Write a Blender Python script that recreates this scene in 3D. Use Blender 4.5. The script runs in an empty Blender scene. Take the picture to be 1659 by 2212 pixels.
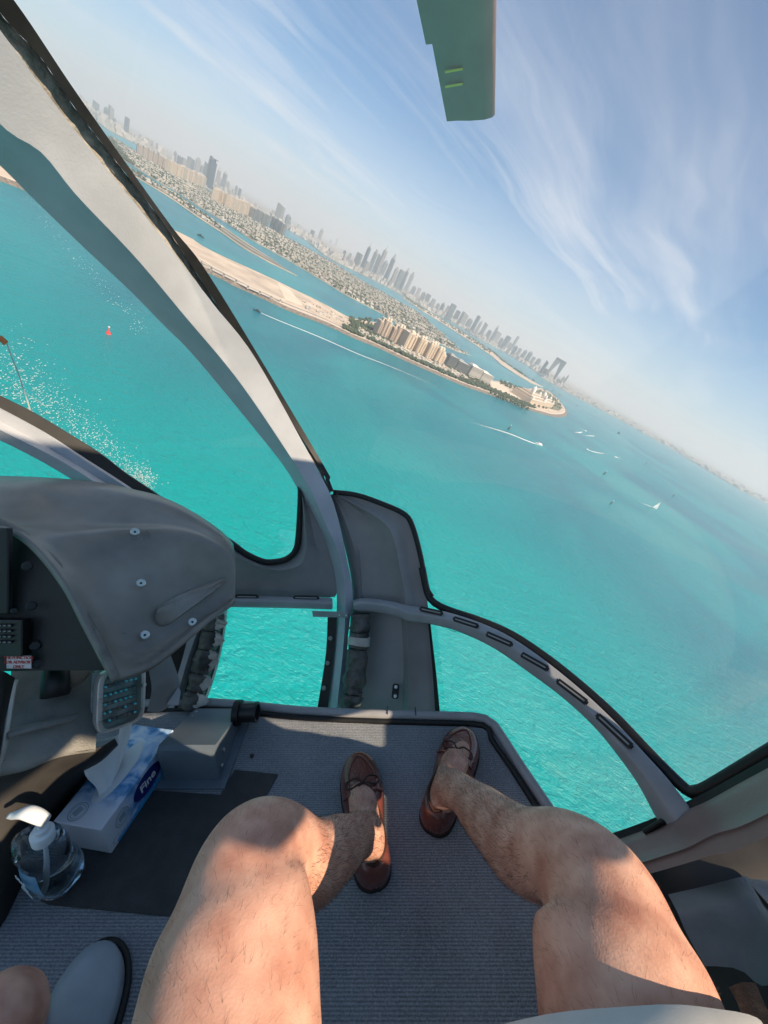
import bpy, bmesh, math, random
from mathutils import Vector, Matrix, noise as mnoise
random.seed(7)
rad = math.radians
SC = bpy.context.scene
COL = SC.collection

# ------------------------------------------------------------------ camera, sky, sun, exposure
ALT = 105.0                       # height of the helicopter above the sea
FPX = 829.5                       # focal length in the units of a 1659 px wide picture
def norm(v): return Vector(v).normalized()
UP_C = norm((.5826, 1, .632))     # world up seen from the camera (x right, y up, z back)
FW_C = Vector((0, 0, -1))
WY = (FW_C - UP_C * FW_C.dot(UP_C)).normalized()
WX = WY.cross(UP_C)
R_CW = Matrix((WX, WY, UP_C))     # camera -> world
PITCH = rad(22)                   # camera looks down by this much inside the cabin
R_CC = Matrix(((1, 0, 0), (0, math.sin(PITCH), -math.cos(PITCH)), (0, math.cos(PITCH), math.sin(PITCH))))  # camera -> cabin
R_KW = R_CW @ R_CC.transposed()   # cabin -> world
CABIN = Matrix.Translation((0, 0, ALT)) @ R_KW.to_4x4()

cam_d = bpy.data.cameras.new('camera')
cam = bpy.data.objects.new('camera', cam_d)
COL.objects.link(cam)
cam.matrix_world = Matrix.Translation((0, 0, ALT)) @ R_CW.to_4x4()
cam_d.sensor_fit = 'HORIZONTAL'; cam_d.sensor_width = 36; cam_d.lens = 18.0
cam_d.clip_start = 0.02; cam_d.clip_end = 90000
SC.camera = cam

SUN_AZ, SUN_EL = rad(122), rad(52)     # azimuth from +Y towards +X
sun_dir = Vector((math.cos(SUN_EL) * math.sin(SUN_AZ), math.cos(SUN_EL) * math.cos(SUN_AZ), math.sin(SUN_EL)))
sl = bpy.data.lights.new('sun', 'SUN'); sl.energy = 4.4; sl.angle = rad(.55); sl.color = (1, .80, .56)
so = bpy.data.objects.new('sun', sl); COL.objects.link(so)
so.rotation_euler = (-sun_dir).to_track_quat('-Z', 'Y').to_euler(); so.location = (0, 0, 3000)

world = bpy.data.worlds.new('World'); SC.world = world; world.use_nodes = True
def build_sky():
    nt = world.node_tree; N = nt.nodes; L = nt.links
    bg = N['Background']; bg.inputs['Strength'].default_value = .068
    sky = N.new('ShaderNodeTexSky'); sky.sky_type = 'NISHITA'; sky.sun_disc = False
    sky.sun_elevation = SUN_EL; sky.sun_rotation = SUN_AZ
    sky.air_density = 1.0; sky.dust_density = .3; sky.ozone_density = 1.6; sky.altitude = 0
    tc = N.new('ShaderNodeTexCoord')
    sep = N.new('ShaderNodeSeparateXYZ'); L.new(tc.outputs['Generated'], sep.inputs[0])
    def m(op, a, b=None, c=None, clamp=False):
        n = N.new('ShaderNodeMath'); n.operation = op; n.use_clamp = clamp
        for i, v in enumerate((a, b, c)):
            if v is None: continue
            if isinstance(v, (int, float)): n.inputs[i].default_value = v
            else: L.new(v, n.inputs[i])
        return n.outputs[0]
    z = m('ADD', m('MAXIMUM', sep.outputs[2], 0.0), .10)
    px = m('DIVIDE', sep.outputs[0], z); py = m('DIVIDE', sep.outputs[1], z)
    a = rad(36)
    along = m('ADD', m('MULTIPLY', px, math.sin(a)), m('MULTIPLY', py, math.cos(a)))
    across = m('SUBTRACT', m('MULTIPLY', px, math.cos(a)), m('MULTIPLY', py, math.sin(a)))
    warp = N.new('ShaderNodeTexNoise'); wv = N.new('ShaderNodeCombineXYZ'); L.new(px, wv.inputs[0]); L.new(py, wv.inputs[1]); L.new(wv.outputs[0], warp.inputs['Vector']); warp.inputs['Scale'].default_value = .55; warp.inputs['Detail'].default_value = 3
    across = m('ADD', across, m('MULTIPLY', m('SUBTRACT', warp.outputs['Fac'], .5), .8))
    def layer(sa, sx, off, scale, detail, dist, lo, hi, rough=.55):
        cmb = N.new('ShaderNodeCombineXYZ')
        L.new(m('MULTIPLY', along, sa), cmb.inputs[0]); L.new(m('MULTIPLY', across, sx), cmb.inputs[1]); cmb.inputs[2].default_value = off
        t = N.new('ShaderNodeTexNoise'); L.new(cmb.outputs[0], t.inputs['Vector'])
        t.inputs['Scale'].default_value = scale; t.inputs['Detail'].default_value = detail
        t.inputs['Distortion'].default_value = dist; t.inputs['Roughness'].default_value = rough
        r = N.new('ShaderNodeMapRange'); r.interpolation_type = 'SMOOTHSTEP'; L.new(t.outputs['Fac'], r.inputs['Value'])
        r.inputs['From Min'].default_value = lo; r.inputs['From Max'].default_value = hi
        return r.outputs[0]
    streak = layer(.34, .85, 3.7, .9, 7, .5, .40, .80, .6)
    fine = layer(.35, 6.5, 9.1, 1.0, 9, .9, .38, .72, .68)
    big = layer(.45, .9, 14.2, .55, 5, .8, .36, .66)
    cl = m('MULTIPLY', m('ADD', m('MULTIPLY', streak, .95), m('MULTIPLY', fine, .22)), m('ADD', m('MULTIPLY', big, .9), .18), None)
    # cirrus thin out towards the zenith
    thin = N.new('ShaderNodeMapRange'); thin.interpolation_type = 'SMOOTHSTEP'
    L.new(sep.outputs[2], thin.inputs['Value']); thin.inputs['From Min'].default_value = .32; thin.inputs['From Max'].default_value = .62
    thin.inputs['To Min'].default_value = 1.0; thin.inputs['To Max'].default_value = .1
    cl = m('MULTIPLY', m('MULTIPLY', cl, thin.outputs[0]), 1.0, None, True)
    # pale veil of thin cloud low over the horizon, all the way round
    low = N.new('ShaderNodeMapRange'); low.interpolation_type = 'SMOOTHSTEP'; L.new(sep.outputs[2], low.inputs['Value']); low.inputs['From Min'].default_value = .0; low.inputs['From Max'].default_value = .27; low.inputs['To Min'].default_value = .68; low.inputs['To Max'].default_value = .0
    cl = m('MAXIMUM', cl, m('MULTIPLY', low.outputs[0], m('ADD', m('MULTIPLY', big, .45), .55)))
    mix = N.new('ShaderNodeMix'); mix.data_type = 'RGBA'
    L.new(cl, mix.inputs['Factor']); mix.inputs['B'].default_value = (7.8, 7.8, 8.2, 1)
    tint = N.new('ShaderNodeMix'); tint.data_type = 'RGBA'; tint.blend_type = 'MULTIPLY'; tint.inputs['Factor'].default_value = 1; tint.inputs['B'].default_value = (.50, .86, 1.10, 1)
    L.new(sky.outputs[0], tint.inputs['A']); L.new(tint.outputs['Result'], mix.inputs['A'])
    L.new(mix.outputs['Result'], bg.inputs['Color'])
build_sky()
vs = SC.view_settings
vs.view_transform = 'Standard'; vs.look = 'None'; vs.gamma = 1; vs.use_curve_mapping = False; vs.exposure = 0.88
SC.cycles.max_bounces = 10; SC.cycles.diffuse_bounces = 4; SC.cycles.transparent_max_bounces = 16
SC.cycles.volume_bounces = 1; SC.cycles.use_denoising = True
SC.cycles.sample_clamp_indirect = 6; SC.cycles.sample_clamp_direct = 30

# ------------------------------------------------------------------ picture rays
def rc(x, y): return Vector(((x - 829.5) / FPX, (1106 - y) / FPX, -1))
def G(x, y, z=0.0):
    """point on the sea (or height z) that shows at a place of the photograph"""
    d = R_CW @ rc(x, y)
    return Vector((0, 0, ALT)) + d * ((z - ALT) / d.z)
def K(x, y):  # ray in the cabin
    return R_CC @ rc(x, y)
def zz(x0, y0, s):
    return lambda x, y: ((x0 + x / s) / 1.8228, (y0 + y / s) / 1.8228)
z1 = zz(0, 0, 1.0972); z3 = zz(600, 700, 1.8433); z4 = zz(1300, 900, 1.659); z5 = zz(1900, 1300, 1.476)
z6 = zz(0, 600, 1.659); zb = zz(300, 400, 2.37); zc = zz(1600, 1200, 2.37)

# ------------------------------------------------------------------ materials
MATS = {}
def mat(name, col, rough=.6, metal=0, var=.0, scale=8, bump=0, bscale=60, col2=None, spec=.5, detail=4, coord='Object', coat=0, stretch=None, trans=0, ior=1.45, emit=None, sss=0):
    if name in MATS: return MATS[name]
    m = bpy.data.materials.new(name); m.use_nodes = True
    nt = m.node_tree; N = nt.nodes; L = nt.links; b = N['Principled BSDF']
    b.inputs['Base Color'].default_value = (*col, 1); b.inputs['Roughness'].default_value = rough
    b.inputs['Metallic'].default_value = metal; b.inputs['Specular IOR Level'].default_value = spec
    b.inputs['Coat Weight'].default_value = coat; b.inputs['Transmission Weight'].default_value = trans; b.inputs['IOR'].default_value = ior
    if sss:
        b.inputs['Subsurface Weight'].default_value = sss; b.inputs['Subsurface Radius'].default_value = (1, .35, .2); b.inputs['Subsurface Scale'].default_value = .006
    tc = N.new('ShaderNodeTexCoord'); src = tc.outputs[coord]
    if stretch:
        mp = N.new('ShaderNodeMapping'); mp.inputs['Scale'].default_value = stretch; L.new(src, mp.inputs['Vector']); src = mp.outputs[0]
    if var or col2:
        n = N.new('ShaderNodeTexNoise'); n.inputs['Scale'].default_value = scale; n.inputs['Detail'].default_value = detail; L.new(src, n.inputs['Vector'])
        r = N.new('ShaderNodeMapRange'); r.inputs['From Min'].default_value = .32; r.inputs['From Max'].default_value = .68; L.new(n.outputs['Fac'], r.inputs['Value'])
        mx = N.new('ShaderNodeMix'); mx.data_type = 'RGBA'; L.new(r.outputs[0], mx.inputs['Factor'])
        c2 = col2 or tuple(min(1, c * (1 + var)) for c in col)
        c1 = col if col2 else tuple(c * (1 - var) for c in col)
        mx.inputs['A'].default_value = (*c1, 1); mx.inputs['B'].default_value = (*c2, 1)
        L.new(mx.outputs['Result'], b.inputs['Base Color'])
        rr = N.new('ShaderNodeMapRange'); L.new(n.outputs['Fac'], rr.inputs['Value']); rr.inputs['To Min'].default_value = max(0.02, rough - .12); rr.inputs['To Max'].default_value = min(1, rough + .12)
        L.new(rr.outputs[0], b.inputs['Roughness'])
    if bump:
        n2 = N.new('ShaderNodeTexNoise'); n2.inputs['Scale'].default_value = bscale; n2.inputs['Detail'].default_value = 3; L.new(src, n2.inputs['Vector'])
        bp = N.new('ShaderNodeBump'); bp.inputs['Strength'].default_value = bump; bp.inputs['Distance'].default_value = .01 if coord == 'Object' else .1
        L.new(n2.outputs['Fac'], bp.inputs['Height']); L.new(bp.outputs[0], b.inputs['Normal'])
    if emit:
        b.inputs['Emission Color'].default_value = (*emit[:3], 1); b.inputs['Emission Strength'].default_value = emit[3]
    MATS[name] = m
    return m

def facade(name, wall, glass, floor=3.6, bay=3.2, rough=.35, gfrac=.62, bfrac=.7):
    """walls with a grid of window openings in metres of the object's own space"""
    m = bpy.data.materials.new(name); m.use_nodes = True; MATS[name] = m
    nt = m.node_tree; N = nt.nodes; L = nt.links; b = N['Principled BSDF']
    tc = N.new('ShaderNodeTexCoord'); sp = N.new('ShaderNodeSeparateXYZ'); L.new(tc.outputs['Object'], sp.inputs[0])
    def mm(op, a, c):
        n = N.new('ShaderNodeMath'); n.operation = op
        for i, v in enumerate((a, c)):
            if isinstance(v, (int, float)): n.inputs[i].default_value = v
            else: L.new(v, n.inputs[i])
        return n.outputs[0]
    fz = mm('LESS_THAN', mm('FRACT', mm('DIVIDE', sp.outputs[2], floor), 0), gfrac)
    fx = mm('LESS_THAN', mm('FRACT', mm('DIVIDE', mm('ADD', sp.outputs[0], mm('MULTIPLY', sp.outputs[1], 1.0)), bay), 0), bfrac)
    f = mm('MULTIPLY', fz, fx)
    mx = N.new('ShaderNodeMix'); mx.data_type = 'RGBA'; L.new(f, mx.inputs['Factor'])
    mx.inputs['A'].default_value = (*wall, 1); mx.inputs['B'].default_value = (*glass, 1)
    L.new(mx.outputs['Result'], b.inputs['Base Color']); b.inputs['Roughness'].default_value = rough
    return m

# ------------------------------------------------------------------ object helpers
def tag(o, label=None, cat=None, group=None, kind=None):
    if label: o['label'] = label
    if cat: o['category'] = cat
    if group: o['group'] = group
    if kind: o['kind'] = kind
    return o
def mesh_obj(name, bm, material, parent=None, smooth=False, matrix=None, auto=None):
    me = bpy.data.meshes.new(name); bm.to_mesh(me); bm.free()
    for m_ in (material if isinstance(material, (list, tuple)) else [material]): me.materials.append(m_)
    if smooth:
        for p in me.polygons: p.use_smooth = True
    o = bpy.data.objects.new(name, me); COL.objects.link(o)
    if parent is not None: o.parent = parent
    if matrix is not None: o.matrix_world = matrix
    if smooth and auto:
        md = o.modifiers.new('edge', 'EDGE_SPLIT'); md.split_angle = rad(auto); md.use_edge_sharp = False
    return o
def empty(name, matrix):
    o = bpy.data.objects.new(name, None); COL.objects.link(o); o.matrix_world = matrix; o.empty_display_size = .1
    return o
def copy_tree(o, parent=None):
    c = o.copy(); COL.objects.link(c)
    if parent is not None: c.parent = parent
    for ch in list(o.children): copy_tree(ch, c)
    return c
def box(bm, x0, x1, y0, y1, z0, z1_, M=None):
    vs_ = [bm.verts.new((x, y, z)) for z in (z0, z1_) for y in (y0, y1) for x in (x0, x1)]
    if M is not None:
        for v in vs_: v.co = M @ v.co
    fs = []
    for q in ((0, 2, 3, 1), (4, 5, 7, 6), (0, 1, 5, 4), (2, 6, 7, 3), (0, 4, 6, 2), (1, 3, 7, 5)):
        fs.append(bm.faces.new([vs_[i] for i in q]))
    return fs
def prism(bm, pts, z0, z1_, inset=0):
    """vertical prism over a ground polygon"""
    a = [bm.verts.new((p[0], p[1], z0)) for p in pts]
    c = Vector((sum(p[0] for p in pts) / len(pts), sum(p[1] for p in pts) / len(pts)))
    b = [bm.verts.new((p[0] + (c.x - p[0]) * inset, p[1] + (c.y - p[1]) * inset, z1_)) for p in pts]
    n = len(pts)
    for i in range(n):
        bm.faces.new((a[i], a[(i + 1) % n], b[(i + 1) % n], b[i]))
    bm.faces.new(b); bm.faces.new(a[::-1])
def resample(pts, n):
    pts = [Vector(p) for p in pts]
    d = [0]
    for i in range(1, len(pts)): d.append(d[-1] + (pts[i] - pts[i - 1]).length)
    out = []
    for k in range(n):
        t = d[-1] * k / (n - 1); i = 0
        while i < len(pts) - 2 and d[i + 1] < t: i += 1
        f = (t - d[i]) / max(1e-9, d[i + 1] - d[i]); out.append(pts[i].lerp(pts[i + 1], f))
    return out
def smooth_line(pts, n):
    """Catmull-Rom through the points, resampled evenly"""
    P = [Vector(p) for p in pts]; P = [P[0] * 2 - P[1]] + P + [P[-1] * 2 - P[-2]]
    out = []
    for i in range(1, len(P) - 2):
        for k in range(10):
            t = k / 10
            out.append(.5 * (2 * P[i] + (P[i + 1] - P[i - 1]) * t + (2 * P[i - 1] - 5 * P[i] + 4 * P[i + 1] - P[i + 2]) * t * t + (3 * P[i] - P[i - 1] - 3 * P[i + 1] + P[i + 2]) * t ** 3))
    out.append(P[-2])
    return resample(out, n)
# ================================================================== THE SEA AND THE LAND
def sea_material():
    m = bpy.data.materials.new('sea_water'); m.use_nodes = True
    nt = m.node_tree; N = nt.nodes; L = nt.links; b = N['Principled BSDF']
    b.inputs['Roughness'].default_value = .24; b.inputs['IOR'].default_value = 1.333
    tc = N.new('ShaderNodeTexCoord'); src = tc.outputs['Object']
    n = N.new('ShaderNodeTexNoise'); n.inputs['Scale'].default_value = .0042; n.inputs['Detail'].default_value = 7; n.inputs['Distortion'].default_value = .8; L.new(src, n.inputs['Vector'])
    r = N.new('ShaderNodeValToRGB'); L.new(n.outputs['Fac'], r.inputs['Fac'])
    e = r.color_ramp.elements; e[0].position = .35; e[0].color = (.006, .145, .205, 1); e[1].position = .62; e[1].color = (.008, .235, .275, 1)
    # the shoal under the flight path is shallow, pale sand: greener water; deeper and bluer further out
    sp = N.new('ShaderNodeVectorMath'); sp.operation = 'LENGTH'; L.new(src, sp.inputs[0])
    rr = N.new('ShaderNodeMapRange'); rr.interpolation_type = 'SMOOTHSTEP'; L.new(sp.outputs['Value'], rr.inputs['Value'])
    rr.inputs['From Min'].default_value = 60; rr.inputs['From Max'].default_value = 400; rr.inputs['To Min'].default_value = 0; rr.inputs['To Max'].default_value = 1
    mx = N.new('ShaderNodeMix'); mx.data_type = 'RGBA'; L.new(rr.outputs[0], mx.inputs['Factor'])
    mx.inputs['A'].default_value = (.0, .305, .31, 1); L.new(r.outputs[0], mx.inputs['B'])
    L.new(mx.outputs['Result'], b.inputs['Base Color'])
    mp = N.new('ShaderNodeMapping'); mp.inputs['Rotation'].default_value = (0, 0, rad(35)); mp.inputs['Scale'].default_value = (1, 1.9, 1); L.new(src, mp.inputs['Vector'])
    h = []
    for sc, dt in ((.11, 3), (.42, 4)):
        k = N.new('ShaderNodeTexNoise'); k.inputs['Scale'].default_value = sc; k.inputs['Detail'].default_value = dt; k.inputs['Roughness'].default_value = .62; k.inputs['Distortion'].default_value = .6; L.new(mp.outputs[0], k.inputs['Vector']); h.append(k.outputs['Fac'])
    a = N.new('ShaderNodeMath'); a.operation = 'MULTIPLY_ADD'; L.new(h[0], a.inputs[0]); a.inputs[1].default_value = 2.2; L.new(h[1], a.inputs[2])
    bp = N.new('ShaderNodeBump'); bp.inputs['Strength'].default_value = 1; bp.inputs['Distance'].default_value = .75; L.new(a.outputs[0], bp.inputs['Height']); L.new(bp.outputs[0], b.inputs['Normal'])
    return m
SEA = sea_material()
def build_sea():
    bm = bmesh.new(); R = 42000
    rings = [0, 400, 1500, 6000, 18000, R]; prev = None
    c = bm.verts.new((0, 0, 0))
    for r in rings[1:]:
        cur = [bm.verts.new((r * math.cos(2 * math.pi * k / 64), r * math.sin(2 * math.pi * k / 64), 0)) for k in range(64)]
        for k in range(64):
            if prev is None: bm.faces.new((c, cur[k], cur[(k + 1) % 64]))
            else: bm.faces.new((prev[k], cur[k], cur[(k + 1) % 64], prev[(k + 1) % 64]))
        prev = cur
    tag(mesh_obj('sea', bm, SEA), kind='structure')
build_sea()

M_SAND = mat('sand', (.50, .42, .345), .9, var=.22, scale=.03, detail=6)
M_ROCK = mat('revetment_rock', (.19, .16, .135), .95, var=.5, scale=.35, detail=5, bump=.8, bscale=.5)
M_PAVE = mat('pale_pavement', (.62, .54, .46), .85, var=.12, scale=.08)
M_LOT = mat('graded_lot', (.62, .53, .44), .95, var=.12, scale=.02)
M_ROAD = mat('asphalt', (.20, .19, .18), .9, var=.15, scale=.1)
M_FROND = mat('planted_plots', (.17, .16, .14), .95, col2=(.10, .11, .085), scale=.02, detail=8)
M_COAST = mat('built_up_coast', (.30, .28, .26), .95, col2=(.20, .21, .20), scale=.006, detail=8)
M_LEAF = mat('foliage', (.055, .075, .04), .8, var=.4, scale=.4)
M_VILLA = [mat('villa_cream', (.55, .52, .48), .8, var=.1, scale=.2), mat('villa_sand', (.42, .39, .355), .8, var=.1, scale=.2), mat('villa_white', (.62, .60, .56), .8, var=.08, scale=.2)]
M_TILE = mat('villa_roof', (.50, .37, .28), .8, var=.15, scale=.3)
M_FOAM = mat('foam', (.42, .56, .56), .7)
M_WHITE = mat('gloss_white', (.8, .8, .8), .3)
M_DARK = mat('dark_hull', (.04, .05, .06), .4)

def land_sheet(name, poly, z, material, skirt=3.0):
    bm = bmesh.new(); prism(bm, poly, -skirt, z)
    bmesh.ops.recalc_face_normals(bm, faces=bm.faces)
    bmesh.ops.triangulate(bm, faces=[f for f in bm.faces if len(f.verts) > 4])
    return tag(mesh_obj(name, bm, material), kind='structure')
def gl(fn, pts): return [G(*fn(*p)).xy for p in pts]
def strip(name, a, b, z, material, skirt=None):
    """sheet between two lines of equal length"""
    bm = bmesh.new(); A = [bm.verts.new((p[0], p[1], z if not isinstance(z, tuple) else z[0])) for p in a]; B = [bm.verts.new((p[0], p[1], z if not isinstance(z, tuple) else z[1])) for p in b]
    for i in range(len(a) - 1): bm.faces.new((A[i], A[i + 1], B[i + 1], B[i]))
    bmesh.ops.recalc_face_normals(bm, faces=bm.faces)
    for f in bm.faces:
        if f.normal.z < 0: f.normal_flip()
    return tag(mesh_obj(name, bm, material), kind='structure')
def offset(line, d):
    out = []
    for i, p in enumerate(line):
        t = (line[min(i + 1, len(line) - 1)] - line[max(i - 1, 0)]).normalized(); out.append(p + Vector((-t.y, t.x)) * d)
    return out

# ---- the near crescent
outer = [G(-150, 330).xy, G(0, 392).xy, G(63, 417).xy] + gl(z3, [(430, 705), (540, 765), (700, 835), (850, 905), (1000, 975), (1150, 1032), (1300, 1090), (1450, 1162)]) + gl(z4, [(330, 790), (500, 870), (700, 957), (870, 1030), (1000, 1075), (1150, 1127), (1300, 1187), (1400, 1217), (1480, 1235), (1540, 1228), (1553, 1205), (1535, 1170), (1490, 1115), (1430, 1068), (1380, 1045)])
inner = [G(-150, 255).xy, G(0, 330).xy] + gl(z3, [(200, 412), (330, 488), (440, 548), (600, 622), (800, 712), (900, 758), (1000, 808), (1150, 878), (1300, 955), (1420, 1018)]) + gl(z4, [(230, 610), (330, 625), (450, 660), (560, 700), (700, 790), (780, 850), (850, 885), (930, 925), (1000, 962), (1050, 995), (1100, 1003), (1160, 1018), (1230, 1042), (1290, 1050), (1340, 1045), (1380, 1045)])
OUT = smooth_line([(*p, 0) for p in outer], 150); OUT = [p.xy for p in OUT]
INN = [p.xy for p in smooth_line([(*p, 0) for p in inner], 150)]
ground = offset(OUT, 14)
land_sheet('island_ground', offset(OUT, 13) + INN[::-1], 2.6, M_SAND)
strip('rock_revetment', OUT, offset(OUT, 14), (-.5, 3.0), M_ROCK)
strip('promenade_path', offset(OUT, 14), offset(OUT, 19), 3.004, M_PAVE)
strip('island_road_pavement', offset(OUT[8:62], 24), offset(OUT[8:62], 30), 2.62, M_PAVE)
strip('island_road', offset(OUT[8:62], 30.2), offset(OUT[8:62], 37), 2.63, M_ROAD)
lot = gl(z3, [(905, 772), (995, 825), (1090, 940), (960, 895)]); land_sheet('cleared_lot', lot, 2.75, M_LOT, 1)
beach = gl(z4, [(1040, 1005), (1100, 1015), (1180, 1070), (1260, 1120), (1200, 1105), (1060, 1055)]); land_sheet('sand_lot', beach, 2.75, M_LOT, 1)
park = gl(z4, [(1330, 1055), (1420, 1070), (1480, 1125), (1515, 1175), (1490, 1195), (1400, 1175), (1300, 1140), (1280, 1090)]); land_sheet('planted_garden', park, 2.7, mat('garden', (.10, .12, .06), .95, col2=(.2, .19, .12), scale=.05), 1)
def scatter_trees(name, spots, size, label):
    """clumps of leafy tufts, far away"""
    bm = bmesh.new()
    for p in spots:
        s = size * random.uniform(.6, 1.3); z = 2.6
        q = bm.verts.new((p[0], p[1], z + s * 1.3)); ring = []
        n = 6
        for k in range(n):
            a = 2 * math.pi * (k + random.random() * .6) / n; r = s * random.uniform(.5, .95)
            ring.append(bm.verts.new((p[0] + r * math.cos(a), p[1] + r * math.sin(a), z + s * random.uniform(.45, .95))))
        low = bm.verts.new((p[0], p[1], z))
        for k in range(n):
            bm.faces.new((q, ring[k], ring[(k + 1) % n])); bm.faces.new((low, ring[(k + 1) % n], ring[k]))
    return tag(mesh_obj(name, bm, M_LEAF), label, 'trees', kind='stuff')
def between(a, b, t, f):
    i = t * (len(a) - 1); k = min(int(i), len(a) - 2); u = i - k
    return a[k].lerp(a[k + 1], u).lerp(b[k].lerp(b[k + 1], u), f)
OFF38, OFF22 = offset(OUT, 44), offset(OUT, 21)
sp_ = [between(OFF22, OFF38, random.uniform(.195, .46), random.random()) for _ in range(700)]
def hotel_strip(x0, x1, lo, hi, n):
    return [G(*z4(x, 688 + (x - 195) * .4336 + random.uniform(lo, hi))).xy for x in [random.uniform(x0, x1) for _ in range(n)]]
sp_ += hotel_strip(165, 1040, -26, 20, 620) + hotel_strip(130, 330, -60, 5, 160) + hotel_strip(1040, 1290, -10, 40, 160)
sp_ += [G(*z4(*(lambda t: (1105 + 190 * t, 1008 + 75 * t + random.uniform(-14, 16)))(random.random()))).xy for _ in range(120)]
sp_ += [G(*z4(random.uniform(1320, 1500), random.uniform(1055, 1185))).xy for _ in range(160)]
sp_ += [G(*z4(random.uniform(120, 300), random.uniform(598, 660))).xy for _ in range(80)]
scatter_trees('island_trees', sp_, 4.2, 'dark green palms and shrubs planted along the sandy crescent island')

# ---- fronds of villas behind it
f1n = gl(z3, [(-420, -180), (0, 70), (150, 165), (330, 290), (500, 400), (640, 500), (800, 590), (950, 670), (1050, 715)])
f1f = gl(z3, [(-420, -225), (0, 28), (130, 95), (300, 215), (480, 335), (600, 420), (720, 500), (900, 615), (1050, 713)])
near = gl(z3, [(-420, -260), (0, 5), (140, 85), (320, 200), (560, 345), (700, 440), (1000, 610), (1200, 730), (1400, 850), (1659, 985)]) + gl(z4, [(400, 600), (560, 690), (700, 745), (820, 800), (925, 835)])
far = gl(zb, [(330, 330), (560, 475), (840, 640)]) + gl(z3, [(400, 95), (700, 285), (930, 410), (1100, 500), (1300, 612), (1500, 735), (1659, 825)]) + gl(z4, [(420, 462), (600, 562), (700, 640), (830, 722)])
NF = 8
NEAR = [p.xy for p in smooth_line([(*p, 0) for p in near], 80)]; FAR = [p.xy for p in smooth_line([(*p, 0) for p in far], 80)]
def frond(i, a, b, end):
    n = int(len(a) * end)
    a, b = a[:n], b[:n]
    # taper to a point at the tip
    mid = [(p + q) / 2 for p, q in zip(a, b)]
    aa = [m_.lerp(p, min(1, (n - 1 - k) / 6 + .05)) for k, (p, m_) in enumerate(zip(a, mid))]
    bb = [m_.lerp(p, min(1, (n - 1 - k) / 6 + .05)) for k, (p, m_) in enumerate(zip(b, mid))]
    land_sheet('beach_frond', aa + bb[::-1], 1.5, M_SAND)
    w = [(p - q).length for p, q in zip(aa, bb)]
    a2 = [p.lerp(q, .12) for p, q in zip(aa, bb)]; b2 = [p.lerp(q, .88) for p, q in zip(aa, bb)]
    strip('planted_ground', a2, b2, 1.8, M_FROND)
    strip('frond_street', [p.lerp(q, .47) for p, q in zip(aa, bb)], [p.lerp(q, .53) for p, q in zip(aa, bb)], 1.85, M_PAVE)
    return a2, b2
FR = [frond(0, [p.xy for p in smooth_line([(*p, 0) for p in f1n], 60)], [p.xy for p in smooth_line([(*p, 0) for p in f1f], 60)], 1.0)]
for i in range(NF):
    t0, t1 = (i + .06) / NF, (i + .70) / NF
    FR.append(frond(i, [p.lerp(q, t0 ** 1.25) for p, q in zip(NEAR, FAR)], [p.lerp(q, t1 ** 1.25) for p, q in zip(NEAR, FAR)], [1, .95, .97, .93, .95, .9, .88, .85, .82][i]))
def villa_mesh(k):
    bm = bmesh.new(); rnd = random.Random(k)
    w, d = rnd.uniform(13, 18), rnd.uniform(11, 15)
    for f in box(bm, -w / 2, w / 2, -d / 2, d / 2, 0, 5.6): f.material_index = 0
    for f in box(bm, -w / 2 + 1, -w / 2 + 7, -d / 2 - 4, -d / 2, 0, 4.0): f.material_index = 0
    for f in box(bm, w / 2 - 5, w / 2 - 1, -d / 2 - 3, d / 2 - 4, 5.6, 7.6): f.material_index = 0
    c = bm.verts.new((-1.5, 0, 7.2)); q = [bm.verts.new(p) for p in ((-w / 2 - .5, -d / 2 - .5, 5.65), (w / 2 - 5.2, -d / 2 - .5, 5.65), (w / 2 - 5.2, d / 2 + .5, 5.65), (-w / 2 - .5, d / 2 + .5, 5.65))]
    for j in range(4): bm.faces.new((q[j], q[(j + 1) % 4], c)).material_index = 1
    me = bpy.data.meshes.new('villa'); bm.to_mesh(me); bm.free()
    me.materials.append(M_VILLA[k % 3]); me.materials.append(M_TILE if k % 2 else M_VILLA[(k + 1) % 3])
    return me
VM = [villa_mesh(k) for k in range(6)]
spots = []
for fi, (a, b) in enumerate(FR):
    L_ = sum((a[i + 1] - a[i]).length for i in range(len(a) - 1)); n = int(L_ / (16 if fi else 20))
    for k in range(n):
        t = (k + .5) / n
        if fi == 0 and t > .66: continue
        if t > .965: continue
        for f in (.2, .8):
            p = between(a, b, t, f + random.uniform(-.04, .04)); q = between(a, b, min(1, t + .01), f)
            ang = math.atan2(q.y - p.y, q.x - p.x) + (math.pi if f < .5 else 0)
            spots.append((p, ang))
spots = [s for s in spots if random.random() < .9]
def in_view(p):
    c = R_CW.transposed() @ (Vector((p.x, p.y, 4)) - Vector((0, 0, ALT)))
    if c.z > -1: return None
    x, y = 829.5 + FPX * c.x / -c.z, 1106 - FPX * c.y / -c.z
    return (x, y) if -60 < x < 1720 and -60 < y < 2270 else None
seen, rest = [], []
for s in spots:
    v = in_view(s[0])
    if v and v[0] > 205 + (v[1] - 250) * .8: seen.append(s)
seen.sort(key=lambda s: s[0].length)
for k, (p, ang) in enumerate(seen[:300]):
    o = bpy.data.objects.new('villa', VM[random.randrange(6)]); COL.objects.link(o)
    o.location = (p.x, p.y, 1.8); o.rotation_euler = (0, 0, ang); s_ = random.uniform(.5, .8); o.scale = (s_, s_, s_ * random.uniform(.8, 1.1))
    tag(o, 'pale flat-roofed villa in the rows along the palm-shaped island', 'villa', 'villas lined up on the nearer fronds')
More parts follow.
